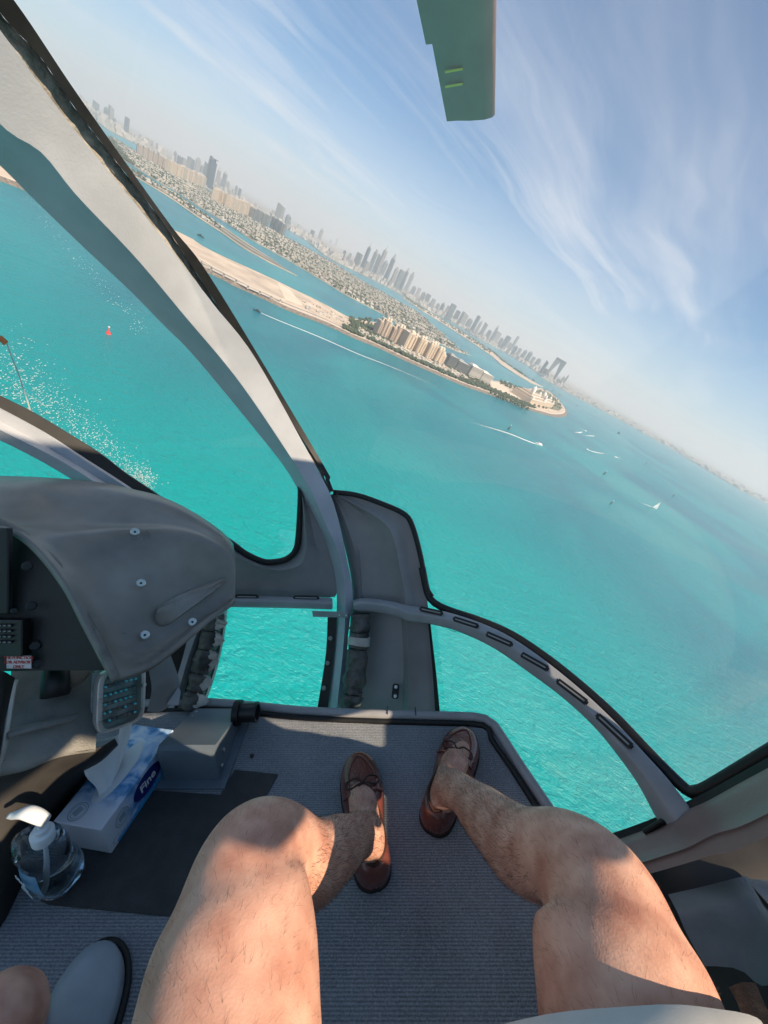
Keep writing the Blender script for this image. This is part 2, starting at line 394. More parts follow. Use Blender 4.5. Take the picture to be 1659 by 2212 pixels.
def rest_villas():
    vs_, fs, mi = [], [], []
    for (p, ang) in seen[300:]:
        me = VM[random.randrange(6)]; M = Matrix.Translation((p.x, p.y, 1.8)) @ Matrix.Rotation(ang, 4, 'Z') @ Matrix.Scale(random.uniform(.5, .8), 4); b0 = len(vs_)
        vs_ += [M @ v.co for v in me.vertices]; fs += [[i + b0 for i in q.vertices] for q in me.polygons]; mi += [q.material_index for q in me.polygons]
    me = bpy.data.meshes.new('villas'); me.from_pydata(vs_, [], fs); me.materials.append(M_VILLA[0]); me.materials.append(M_VILLA[1]); me.polygons.foreach_set('material_index', mi)
    o = bpy.data.objects.new('far_villas', me); COL.objects.link(o); tag(o, 'mass of small pale villas on the farther fronds', 'villas', kind='stuff')
rest_villas()
tr = []
for fi, (a, b) in enumerate(FR):
    for k in range(900 if fi else 200): tr.append(between(a, b, random.uniform(0, .97 if fi else .66), random.choice((random.uniform(.3, .7), random.random()))))
tr = [p for p in tr if in_view(p)]
scatter_trees('frond_trees', tr, 3.9, 'dark garden trees between the villa rows of the fronds')

# ---- far arm of the crescent and the coast
armn = gl(z4, [(480, 455), (600, 540), (700, 600), (900, 728), (1060, 838), (1120, 893), (1200, 945), (1300, 1005), (1390, 1038)]); armf = gl(z4, [(480, 440), (600, 520), (700, 575), (900, 700), (1060, 808), (1120, 862), (1220, 935), (1310, 993), (1390, 1036)])
land_sheet('far_island_arm', armn + armf[::-1], 2.0, M_SAND)
A1 = resample([(*p, 0) for p in armn], 40); A2 = resample([(*p, 0) for p in armf], 40)
scatter_trees('far_arm_trees', [between([p.xy for p in A1], [p.xy for p in A2], random.uniform(0, .62), random.random()) for _ in range(260)] + [between([p.xy for p in A1], [p.xy for p in A2], random.uniform(.6, .98), random.uniform(.75, 1)) for _ in range(80)], 8, 'dark trees along the far arm of the island')
coast = gl(zb, [(0, 20), (150, 150), (290, 260), (420, 330), (640, 440)]) + gl(z1, [(800, 770), (1000, 870), (1230, 985), (1330, 1045)]) + gl(z4, [(-40, 175), (60, 232), (180, 288), (290, 340), (480, 440), (640, 538), (800, 610), (960, 715), (1150, 815), (1300, 905), (1400, 978), (1500, 1030)]) + gl(z5, [(340, 275), (440, 332), (545, 390), (800, 522), (1140, 715), (1330, 830), (1500, 930), (1659, 1010), (1900, 1140), (2200, 1300)])
land_sheet('mainland', coast + [Vector((24000, 16000)), Vector((20000, 33000)), Vector((-10000, 38000)), Vector((-33000, 20000)), Vector((-22000, 9000))], 3, M_COAST)
# ================================================================== BUILDINGS
def project(p):
    c = R_CW.transposed() @ (Vector(p) - Vector((0, 0, ALT)))
    return Vector((829.5 + FPX * c.x / -c.z, 1106 - FPX * c.y / -c.z)), -c.z
ORD = ['first', 'second', 'third', 'fourth', 'fifth', 'sixth', 'seventh', 'eighth', 'ninth', 'tenth', 'eleventh', 'twelfth', 'thirteenth', 'fourteenth', 'fifteenth', 'sixteenth', 'seventeenth', 'eighteenth', 'nineteenth', 'twentieth']
F_T = [facade('tower_blue_glass', (.09, .13, .17), (.03, .05, .08), 4, 4.5, .3, .75, .8),
       facade('tower_concrete', (.26, .26, .26), (.07, .08, .10), 3.6, 5, .5, .55, .6),
       facade('tower_grey', (.15, .18, .20), (.05, .07, .09), 3.8, 6, .4, .6, .7)]
M_CROWN = mat('tower_crown', (.26, .27, .28), .5)
def ring_poly(w, d, ch):
    return [(-w + ch, -d), (w - ch, -d), (w, -d + ch), (w, d - ch), (w - ch, d), (-w + ch, d), (-w, d - ch), (-w, -d + ch)]
def tower(b, t, wpx, style, label, group, k):
    g = G(*b, 3.0); want = (Vector(t) - Vector(b)).length
    h = 50
    for _ in range(12):
        q, dep = project((g.x, g.y, 3 + h)); h *= want / max(.1, (q - Vector(b)).length)
    w = wpx / FPX * dep / 2 * .86
    rnd = random.Random(k); d = w * rnd.uniform(.8, 1.15)
    hs = h * {'flat': .97, 'step': .86, 'point': .80, 'slant': .9, 'notch': .86, 'spire': .84}[style]
    bm = bmesh.new()
    prism(bm, ring_poly(w, d, w * .18), 0, hs, 0 if style not in ('point', 'spire') else .12)
    prism(bm, ring_poly(w * 1.5, d * 1.5, w * .1), 0, min(18, h * .1))
    bmesh.ops.recalc_face_normals(bm, faces=bm.faces)
    ang = math.atan2(g.y, g.x) - math.pi / 2 + rnd.uniform(-.5, .5)
    o = mesh_obj('tower', bm, F_T[k % 3]); o.location = (g.x, g.y, 3); o.rotation_euler = (0, 0, ang)
    tag(o, label, 'tower', group)
    cb = bmesh.new()
    if style == 'flat':
        prism(cb, ring_poly(w * .7, d * .6, w * .1), hs, h)
    elif style == 'step':
        prism(cb, ring_poly(w * .72, d * .72, w * .1), hs, hs + (h - hs) * .55); prism(cb, ring_poly(w * .42, d * .42, w * .05), hs + (h - hs) * .55, h)
    elif style == 'point':
        prism(cb, ring_poly(w * .86, d * .86, w * .15), hs, h, .93)
    elif style == 'spire':
        prism(cb, ring_poly(w * .7, d * .7, w * .15), hs, hs + (h - hs) * .45, .6); prism(cb, ring_poly(w * .12, d * .12, w * .02), hs + (h - hs) * .4, h, .6)
    elif style == 'slant':
        v = [cb.verts.new(p) for p in ((-w * .95, -d * .9, hs), (w * .95, -d * .9, hs), (w * .95, d * .9, hs), (-w * .95, d * .9, hs), (-w * .95, -d * .9, h), (-w * .95, d * .9, h))]
        for q in ((0, 1, 4), (3, 5, 2), (1, 2, 5, 4), (0, 4, 5, 3), (0, 3, 2, 1)): cb.faces.new([v[i] for i in q])
    else:
        box(cb, -w * .9, w * .2, -d * .9, d * .9, hs, hs + (h - hs) * .5); box(cb, -w * .9, w * 1.15, -d * .9, d * .9, hs + (h - hs) * .62, hs + (h - hs) * .8); box(cb, -w * .95, -w * .5, -d * .5, d * .5, hs + (h - hs) * .5, h); box(cb, w * .2, w * .7, -d * .5, d * .5, hs, hs + (h - hs) * .62)
    bmesh.ops.recalc_face_normals(cb, faces=cb.faces)
    mesh_obj('crown', cb, F_T[k % 3] if style in ('slant', 'notch') else M_CROWN, o)
    return o
def cluster(fn, rows, phrase, group):
    rows = sorted(rows, key=lambda r: r[0][0])
    adj = {'flat': 'flat-topped', 'step': 'stepped', 'point': 'pointed', 'slant': 'slant-roofed', 'notch': 'notched', 'spire': 'needle-topped'}
    for i, (b, t, w, st) in enumerate(rows):
        lab = 'hazy %s tower, %s from the left %s' % (adj[st], ORD[i], phrase)
        tower(fn(*b), fn(*t), w / (fn(1, 0)[0] - fn(0, 0)[0]) ** -1, st, lab, group, i * 7 + len(phrase))
cluster(zb, [((180, 120), (165, 0), 50, 'slant'), ((280, 170), (285, 50), 45, 'step'), ((318, 200), (330, 40), 45, 'slant'), ((350, 228), (348, 150), 30, 'step'), ((465, 292), (472, 145), 38, 'flat')],
        'in the cluster beside the windscreen post', 'far towers beside the windscreen post')
cluster(zb, [((915, 560), (926, 450), 25, 'point'), ((955, 590), (965, 500), 40, 'step'), ((1000, 605), (1010, 530), 44, 'flat'), ((1045, 625), (1060, 515), 45, 'flat'), ((1080, 645), (1087, 540), 25, 'flat'), ((1122, 665), (1135, 520), 50, 'step'), ((1165, 690), (1172, 590), 30, 'step'), ((1192, 720), (1202, 560), 40, 'slant'),
             ((1310, 785), (1336, 610), 42, 'point'), ((1345, 770), (1352, 715), 20, 'flat'), ((1368, 800), (1396, 640), 38, 'point'), ((1402, 830), (1410, 740), 40, 'step'), ((1482, 870), (1492, 780), 25, 'step'), ((1515, 890), (1526, 810), 28, 'flat')],
        'behind the apartment slabs', 'far towers behind the apartment slabs')
tower(zb(1232, 800), zb(1284, 520), 70 / 4.32, 'notch', 'tall dark grey-blue tower with a notched crown above the apartment slabs', None, 0)
cluster(z3, [((905, 325), (925, 190), 58, 'slant'), ((970, 352), (986, 265), 38, 'step'), ((1150, 440), (1165, 380), 28, 'flat'), ((1205, 462), (1231, 358), 30, 'point'), ((1328, 492), (1335, 432), 13, 'spire'), ((1290, 475), (1295, 450), 13, 'flat')],
        'before the tall marina group', 'far towers left of the marina group')
cluster(z4, [((80, 195), (86, 140), 20, 'flat'), ((115, 215), (121, 155), 22, 'step'), ((163, 250), (176, 155), 42, 'flat'), ((200, 275), (256, 92), 26, 'spire'), ((222, 285), (238, 212), 38, 'flat'), ((248, 290), (282, 130), 26, 'step'), ((278, 300), (312, 162), 26, 'slant'), ((292, 320), (368, 108), 30, 'spire'), ((325, 322), (356, 202), 30, 'step'), ((352, 350), (432, 162), 32, 'point'), ((392, 372), (422, 245), 28, 'step'), ((425, 388), (460, 266), 36, 'flat'), ((452, 402), (502, 248), 26, 'point'), ((490, 412), (520, 276), 26, 'step')],
        'in the tallest marina group', 'tall marina towers')
cluster(z4, [((530, 430), (545, 372), 27, 'step'), ((560, 448), (576, 384), 24, 'flat'), ((590, 475), (611, 412), 30, 'step'), ((618, 492), (637, 424), 34, 'flat'), ((655, 515), (680, 460), 28, 'flat'), ((688, 535), (701, 484), 24, 'step'), ((712, 552), (737, 474), 25, 'point'), ((742, 570), (766, 500), 20, 'flat'), ((762, 592), (797, 488), 46, 'flat'), ((805, 608), (826, 530), 32, 'flat'), ((845, 632), (876, 545), 46, 'slant'), ((888, 652), (907, 582), 36, 'step'), ((918, 675), (953, 560), 26, 'flat'), ((945, 688), (975, 590), 22, 'point'), ((978, 700), (1012, 610), 26, 'slant'), ((1016, 722), (1030, 655), 26, 'step')],
        'in the row right of the marina group', 'beachfront towers, left half')
cluster(z4, [((1042, 735), (1082, 618), 20, 'point'), ((1066, 745), (1087, 668), 38, 'flat'), ((1095, 768), (1107, 705), 26, 'step'), ((1122, 785), (1143, 692), 34, 'flat'), ((1150, 798), (1162, 735), 24, 'step'), ((1168, 806), (1208, 692), 17, 'flat'), ((1184, 825), (1192, 755), 30, 'step'), ((1212, 838), (1227, 775), 26, 'flat'), ((1243, 856), (1258, 783), 27, 'step'), ((1272, 874), (1308, 798), 28, 'step'), ((1302, 890), (1317, 830), 26, 'flat'), ((1332, 910), (1347, 838), 32, 'step'), ((1368, 948), (1414, 858), 22, 'slant'), ((1388, 962), (1400, 910), 30, 'flat')],
        'in the row left of the arch tower', 'beachfront towers, right half')
cluster(z4, [((1500, 1012), (1514, 953), 17, 'point'), ((1516, 1018), (1547, 943), 14, 'point')], 'right of the arch tower', 'slim towers right of the arch tower')
def arch_tower():
    b, t = z4(1425, 985), z4(1487, 842); g = G(*b, 3.0); h = 60
    for _ in range(12):
        q, dep = project((g.x, g.y, 3 + h)); h *= (Vector(t) - Vector(b)).length / (q - Vector(b)).length
    w = 72 / 3.02 / FPX * dep / 2; M = Matrix.Translation((g.x, g.y, 3)) @ Matrix.Rotation(math.atan2(g.y, g.x) - math.pi / 2, 4, 'Z')
    e = empty('arch_tower', M); tag(e, 'wide grey tower with a tall pointed arch opening through it', 'tower')
    d = w * .45
    def leg(sx):
        bm = bmesh.new(); prof = []
        n = 10
        for k in range(n + 1):   # inner edge leans in to the point of the arch
            f = k / n; prof.append((sx * w * (.62 * (1 - f ** 1.8)), h * .86 * f))
        pts = [(sx * w, 0), (sx * w, h * .9), (0, h * .9)] + prof[::-1]
        fr = [bm.verts.new((x, -d, z)) for x, z in pts]; bk = [bm.verts.new((x, d, z)) for x, z in pts]
        bm.faces.new(fr); bm.faces.new(bk[::-1])
        for i in range(len(pts)): bm.faces.new((fr[i], bk[i], bk[(i + 1) % len(pts)], fr[(i + 1) % len(pts)]))
        bmesh.ops.recalc_face_normals(bm, faces=bm.faces); bmesh.ops.triangulate(bm, faces=[f for f in bm.faces if len(f.verts) > 4])
        o = mesh_obj('tower_leg', bm, F_T[2 if sx > 0 else 1]); o.parent = e
    leg(-1); leg(1)
    bm = bmesh.new(); box(bm, -w, w, -d, d, h * .9 + .5, h); mesh_obj('top_bridge', bm, F_T[0], e)
    bm = bmesh.new(); box(bm, -w * 1.4, w * 1.4, -d * 1.3, d * 1.3, 0, h * .04); mesh_obj('podium', bm, F_T[2], e)
arch_tower()

# low blocks along the coast, too many and too faint to count
def low_city():
    bm = bmesh.new()
    for k in range(1500):
        i = random.uniform(0, len(coast) - 3); a = Vector(coast[int(i)]).lerp(Vector(coast[int(i) + 1]), i % 1)
        p = a * (1 + random.random() ** 2 * .5 + .01); s = p.length / 5000
        w, d, h = random.uniform(12, 45) * s, random.uniform(12, 40) * s, random.choice((8, 12, 14, 20, 30, 45)) * random.uniform(.7, 1.2) * s * (.38 if i > 20 else 1)
        box(bm, -w / 2, w / 2, -d / 2, d / 2, 0, h, Matrix.Translation((p.x, p.y, 3)) @ Matrix.Rotation(random.random() * 3, 4, 'Z'))
    tag(mesh_obj('coastal_blocks', bm, mat('far_blocks', (.44, .42, .40), .8, var=.35, scale=.004)), 'low hazy buildings strung along the mainland shore', 'buildings', kind='stuff')
low_city()
def far_ridge():
    bm = bmesh.new(); P = []
    for k in range(90):
        a = rad(-62 + 150 * k / 89); P.append((26000 * math.sin(a), 26000 * math.cos(a), 3 + 60 + 90 * abs(mnoise.noise((k * .23, 2, 0)))))
    lo = [bm.verts.new((x, y, 2)) for x, y, z in P]; hi = [bm.verts.new((x, y, z)) for x, y, z in P]; bk = [bm.verts.new((x * 1.06, y * 1.06, 2)) for x, y, z in P]
    for i in range(89): bm.faces.new((lo[i], lo[i + 1], hi[i + 1], hi[i])); bm.faces.new((hi[i], hi[i + 1], bk[i + 1], bk[i]))
    bmesh.ops.recalc_face_normals(bm, faces=bm.faces)
    tag(mesh_obj('far_hills', bm, M_COAST), kind='structure')
far_ridge()

# ---- apartment slabs on the trunk of the palm
F_A = [facade('apartment_cream', (.60, .50, .39), (.17, .14, .12), 3.5, 4.2, .6, .5, .5), facade('apartment_dark', (.22, .22, .23), (.07, .08, .09), 3.5, 4.2, .4, .6, .7), facade('apartment_shaded', (.36, .31, .28), (.12, .11, .11), 3.5, 4.2, .5, .5, .5)]  # the last is the cream wall with shade painted into its colour
def slab(b0, b1, hpx, mats, label, nb):
    """row of projecting bays between two ground points of the photograph"""
    g0, g1 = G(*b0, 1.8), G(*b1, 1.8); c = (g0 + g1) / 2; h = 20
    for _ in range(10):
        q, dep = project((c.x, c.y, 1.8 + h)); q0, _d = project((c.x, c.y, 1.8)); h *= hpx / (q - q0).length
    L_ = (g1 - g0).length; M = Matrix.Translation(c) @ Matrix.Rotation(math.atan2((g1 - g0).y, (g1 - g0).x), 4, 'Z')
    e = empty('apartment_building', M); tag(e, label, 'building')
    bm = bmesh.new(); box(bm, -L_ / 2, L_ / 2, 0, h * .35, 0, h * .93); mesh_obj('wall', bm, mats, e)
    bw = L_ / nb
    for i in range(nb):
        bm = bmesh.new(); x = -L_ / 2 + bw * (i + .5); hh = h * random.choice((.97, 1.0, 1.03))
        box(bm, x - bw * .32, x + bw * .32, -h * .12, h * .4, 0, hh); mesh_obj('bay', bm, mats, e)
        bm = bmesh.new(); box(bm, x - bw * .2, x + bw * .2, -h * .03, h * .2, hh + .05, hh + h * .07); mesh_obj('roof_house', bm, M_VILLA[0], e)
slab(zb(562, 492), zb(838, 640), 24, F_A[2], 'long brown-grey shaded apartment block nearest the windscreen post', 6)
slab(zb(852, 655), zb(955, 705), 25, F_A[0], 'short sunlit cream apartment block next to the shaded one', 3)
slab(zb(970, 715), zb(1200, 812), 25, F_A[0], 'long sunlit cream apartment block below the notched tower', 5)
slab(zb(1295, 935), zb(1385, 968), 27, F_A[0], 'narrow cream apartment block right of the notched tower', 2)
slab(zb(1420, 1000), zb(1540, 1048), 27, F_A[0], 'cream apartment block in the middle of the right-hand row', 3)
slab(zb(1550, 1052), zb(1640, 1090), 27, F_A[0], 'last cream apartment block before the dark slabs', 2)
slab(z3(715, 295), z3(840, 350), 23, F_A[1], 'dark glassy apartment slab, left of the dark pair', 4)
slab(z3(848, 360), z3(938, 415), 25, F_A[1], 'dark glassy apartment slab, right of the dark pair', 3)

# ---- hotels on the crescent
F_H = [facade('hotel_cream', (.66, .54, .42), (.22, .17, .13), 3.3, 3.6, .7, .52, .55), facade('hotel_cream_shaded', (.56, .45, .36), (.18, .14, .12), 3.3, 3.6, .7, .52, .55), facade('hotel_dark', (.16, .17, .18), (.05, .06, .07), 3.3, 4, .35, .66, .85), facade('hotel_white', (.74, .70, .64), (.18, .18, .18), 3.4, 50, .6, .45, 1.0)]  # the second is the cream wall with brownish shade painted in
M_TRIM = mat('hotel_trim', (.68, .58, .47), .7)
def local(b0, b1):
    g0, g1 = G(*b0, 2.6), G(*b1, 2.6); c = (g0 + g1) / 2; a = math.atan2((g1 - g0).y, (g1 - g0).x)
    return Matrix.Translation(c) @ Matrix.Rotation(a, 4, 'Z'), (g1 - g0).length, (c.xy.length)
def px2m(px, dist): return px / FPX * math.hypot(dist, ALT) * .93
def hotel_wing(e, x0, x1, y0, y1, h, material, turrets=2):
    bm = bmesh.new(); box(bm, x0, x1, y0, y1, 0, h); w = mesh_obj('wing', bm, material, e)
    n = max(2, int((x1 - x0) / 7))
    for i in range(n):      # shallow projecting bays with a pale cap
        bx = x0 + (x1 - x0) * (i + .5) / n; bw = (x1 - x0) / n * .3
        bm = bmesh.new(); box(bm, bx - bw, bx + bw, y0 - 1.6, y0 - .02, 0, h * .93); mesh_obj('bay', bm, material, e)
    bm = bmesh.new(); box(bm, x0 - .5, x1 + .5, y0 - .6, y1 + .6, h + .01, h + .9); mesh_obj('cornice', bm, M_TRIM, e)
    for i in range(turrets):
        tx = x0 + (x1 - x0) * (i + .5) / turrets; tw = min(3.2, (x1 - x0) * .16)
        bm = bmesh.new(); box(bm, tx - tw, tx + tw, y0 + .5, y0 + .5 + tw * 2, h + .92, h + 4.2)
        prism(bm, [(tx - tw * 1.15, y0 + .3), (tx + tw * 1.15, y0 + .3), (tx + tw * 1.15, y0 + .7 + tw * 2), (tx - tw * 1.15, y0 + .7 + tw * 2)], 4.25 + h, 7 + h, .9)
        mesh_obj('roof_turret', bm, M_TRIM, e)
def hotel(name, b0, b1, plan, material, label, dist_h):
    M, L_, D = local(b0, b1); e = empty(name, M); tag(e, label, 'hotel'); H = px2m(dist_h, D)
    for (f0, f1, y0, y1, hf, t) in plan: hotel_wing(e, -L_ / 2 + L_ * f0, -L_ / 2 + L_ * f1, y0, y1, H * hf, material, t)
hotel('stepped_hotel', z4(300, 702), z4(372, 735), [(0, .3, 4, 22, .82, 1), (.3, .75, 0, 24, 1, 2), (.75, 1, 4, 22, .8, 1)], F_H[1], 'stepped hotel tower, shade put into its brownish walls, at the left end of the hotel group', 36)
hotel('stepped_hotel', z4(385, 742), z4(458, 775), [(0, .3, 4, 22, .84, 1), (.3, .78, 0, 24, 1, 2), (.78, 1, 4, 20, .72, 1)], F_H[1], 'stepped hotel tower, shade put into its brownish walls, second in the hotel group', 35)
hotel('grand_hotel', z4(470, 792), z4(735, 895), [(0, .12, 0, 22, 1.0, 1), (.125, .24, 6, 26, .92, 2), (.245, .36, -3, 20, .98, 2), (.365, .48, 5, 24, .80, 2), (.485, .6, -4, 20, .94, 2), (.605, .72, 3, 24, .98, 2), (.725, .86, -3, 22, .86, 2), (.865, 1.0, 2, 22, .62, 1)], F_H[0], 'large sunlit cream hotel with many turreted wings on the sandy crescent', 34)
def terraced(name, b0, b1, hpx, material, label, nfl, slabmat, steps):
    M, L_, D = local(b0, b1); e = empty(name, M); tag(e, label, 'hotel'); H = px2m(hpx, D); fh = H / nfl
    for s, (f0, f1, top) in enumerate(steps):
        x0, x1 = -L_ / 2 + L_ * f0, -L_ / 2 + L_ * f1; n = int(nfl * top)
        bm = bmesh.new(); box(bm, x0 + 1, x1 - 1, 1.5, 20, 0, n * fh); mesh_obj('wall', bm, material, e)
        for k in range(n):
            bm = bmesh.new(); box(bm, x0, x1, -.8, 20.5, (k + 1) * fh - .45, (k + 1) * fh + .05 * (k == n - 1)); mesh_obj('floor_slab', bm, slabmat, e)
        bm = bmesh.new(); box(bm, x0 + 3, x0 + (x1 - x0) * .5, 6, 15, n * fh + .1, n * fh + 3.2); mesh_obj('roof_house', bm, slabmat, e)
M_SLABG = mat('slab_grey', (.42, .43, .42), .6); M_SLABW = mat('slab_white', (.76, .73, .68), .6)
terraced('dark_hotel', z4(752, 898), z4(882, 960), 24, F_H[2], 'dark glazed terraced hotel right of the cream hotel', 9, M_SLABG, [(0, .42, 1), (.45, 1, .95)])
terraced('white_hotel', z4(896, 965), z4(1038, 1028), 23, F_H[3], 'white terraced hotel with stacked balcony slabs', 9, M_SLABW, [(0, .5, 1), (.53, 1, .9)])
def palace():
    M, L_, D = local(z4(1298, 1145), z4(1455, 1180)); e = empty('domed_palace_hotel', M); tag(e, 'ornate cream palace hotel with domes near the island tip', 'hotel'); H = px2m(17, D)
    for i, (f0, f1, y0, y1, h) in enumerate([(0, .55, 0, 60, .55), (.04, .5, 8, 56, .8), (.1, .45, 16, 50, 1.0), (.58, 1, 6, 64, .6), (.64, .94, 14, 58, .85)]):
        bm = bmesh.new(); box(bm, -L_ / 2 + L_ * f0, -L_ / 2 + L_ * f1, y0, y1, 0, H * h); mesh_obj('wing', bm, F_H[0], e)
        bm = bmesh.new(); box(bm, -L_ / 2 + L_ * f0 - 1, -L_ / 2 + L_ * f1 + 1, y0 - 1, y0 + 3, H * h + .02, H * h + 1.4); mesh_obj('cornice', bm, M_SLABW, e)
    for fx, y, h, r in [(.06, 2, .6, 3), (.15, 18, 1.03, 4), (.28, 30, 1.03, 7), (.4, 18, 1.03, 4), (.5, 2, .6, 3), (.62, 8, .65, 3), (.7, 18, .88, 4), (.8, 34, .88, 6), (.9, 18, .88, 4), (.97, 8, .65, 3)]:
        bm = bmesh.new(); bmesh.ops.create_uvsphere(bm, u_segments=10, v_segments=7, radius=r)
        for v in bm.verts: v.co = Vector((v.co.x - L_ / 2 + L_ * fx, v.co.y + y + 2, H * h + r * .8 + v.co.z * (1.5 if v.co.z > 0 else 1)))
        box(bm, -L_ / 2 + L_ * fx - .5, -L_ / 2 + L_ * fx + .5, y + 1.5, y + 2.5, H * h + r * 2.2, H * h + r * 3.4)
        mesh_obj('dome', bm, M_SLABW, e, smooth=False)
palace()
# townhouses between the hotels and the promenade
def townhouses():
    k = 0
    for row, (da, db) in enumerate(((0, 0), (16, 10))):
        for i in range(26):
            t = i / 25; x = 195 + (880 - 195) * t; y = 688 + (985 - 688) * t - row * 14 + 6
            g = G(*z4(x, y), 2.6); o = bpy.data.objects.new('townhouse', VM[(i * 5 + row) % 6]); COL.objects.link(o); o.location = g; s = random.uniform(.6, .85)
            o.scale = (s, s, s * 1.2); o.rotation_euler = (0, 0, rad(25) + math.pi + random.uniform(-.1, .1))
            tag(o, 'small cream townhouse in the rows between the promenade and the hotels', 'townhouse', 'townhouses in front of the hotels')
    for i in range(44):
        x, y = 860 + random.uniform(0, 620), 0; y = 850 + (x - 860) * .39 + random.uniform(15, 75)
        g = G(*z3(x + 240, y + 30), 2.6); o = bpy.data.objects.new('site_cabin', VM[(i * 5) % 6]); COL.objects.link(o); o.location = g; o.scale = (random.uniform(.3, .6), random.uniform(.3, .5), random.uniform(.25, .45)); o.rotation_euler = (0, 0, rad(random.uniform(10, 40)))
        tag(o, 'low pale cabin on the construction ground of the crescent', 'cabin', 'cabins on the construction ground')
townhouses()
# elevated rail viaduct along the crescent, left part
def viaduct():
    P = [G(*z3(*p), 7) for p in ((330, 585), (440, 652), (560, 712), (700, 785), (860, 855), (960, 890))]
    P = resample(P, 40); e = empty('rail_viaduct', Matrix.Identity(4)); tag(e, 'pale elevated rail viaduct running along the seaward side of the crescent', 'viaduct')
    bm = bmesh.new(); A, B = [], []
    for i, p in enumerate(P):
        t = (P[min(i + 1, 39)] - P[max(i - 1, 0)]).normalized(); nrm = Vector((-t.y, t.x, 0)) * 2.2
        A.append([bm.verts.new(p + nrm * s + Vector((0, 0, dz))) for s, dz in ((-1, 0), (1, 0), (1, 1.3), (-1, 1.3))])
    for i in range(39):
        for k in range(4): bm.faces.new((A[i][k], A[i][(k + 1) % 4], A[i + 1][(k + 1) % 4], A[i + 1][k]))
    mesh_obj('deck', bm, M_PAVE, e)
    for i in range(2, 40, 5):
        bm = bmesh.new(); box(bm, P[i].x - .8, P[i].x + .8, P[i].y - .8, P[i].y + .8, 2.6, 7); mesh_obj('pier', bm, M_PAVE, e)
viaduct()

# ================================================================== ON THE WATER
def wake_mat():
    m = bpy.data.materials.new('wake_foam'); m.use_nodes = True; nt = m.node_tree; N = nt.nodes; L = nt.links
    b = N['Principled BSDF']; b.inputs['Base Color'].default_value = (.8, .85, .85, 1); b.inputs['Roughness'].default_value = .6
    tc = N.new('ShaderNodeTexCoord'); t = N.new('ShaderNodeTexNoise'); t.inputs['Scale'].default_value = .7; t.inputs['Detail'].default_value = 5; L.new(tc.outputs['Object'], t.inputs['Vector'])
    uv = N.new('ShaderNodeAttribute'); uv.attribute_name = 'fade'
    a = N.new('ShaderNodeMath'); a.operation = 'ADD'; L.new(t.outputs['Fac'], a.inputs[0]); L.new(uv.outputs['Fac'], a.inputs[1])
    r = N.new('ShaderNodeMapRange'); r.inputs['From Min'].default_value = .72; r.inputs['From Max'].default_value = 1.25; L.new(a.outputs[0], r.inputs['Value'])
    L.new(r.outputs[0], b.inputs['Alpha'])
    return m
WAKE = wake_mat()
def wake(fn, pts, w0, w1, label):
    P = [Vector((*G(*fn(*p)).xy, .12)) for p in pts]; P = smooth_line(P, 30); bm = bmesh.new(); rows = []
    for i, p in enumerate(P):
        t = (P[min(i + 1, 29)] - P[max(i - 1, 0)]).normalized(); n = Vector((-t.y, t.x, 0)); f = i / 29; w = w0 + (w1 - w0) * f ** .6
        rows.append([(p + n * w * s, (1 - abs(s)) * (1 - f) * .75 + .28 * (1 - f)) for s in (-1, -.45, 0, .45, 1)])
    lay = None; V = [[bm.verts.new(c) for c, _ in r] for r in rows]
    for i in range(29):
        for k in range(4): bm.faces.new((V[i][k], V[i][k + 1], V[i + 1][k + 1], V[i + 1][k]))
    me = bpy.data.meshes.new('wake'); bm.to_mesh(me); bm.free(); me.materials.append(WAKE)
    at = me.attributes.new('fade', 'FLOAT', 'POINT'); at.data.foreach_set('value', [f for r in rows for _, f in r])
    o = bpy.data.objects.new('wake', me); COL.objects.link(o); tag(o, label, 'wake', kind='stuff')
    return P[0], (P[0] - P[1]).normalized()
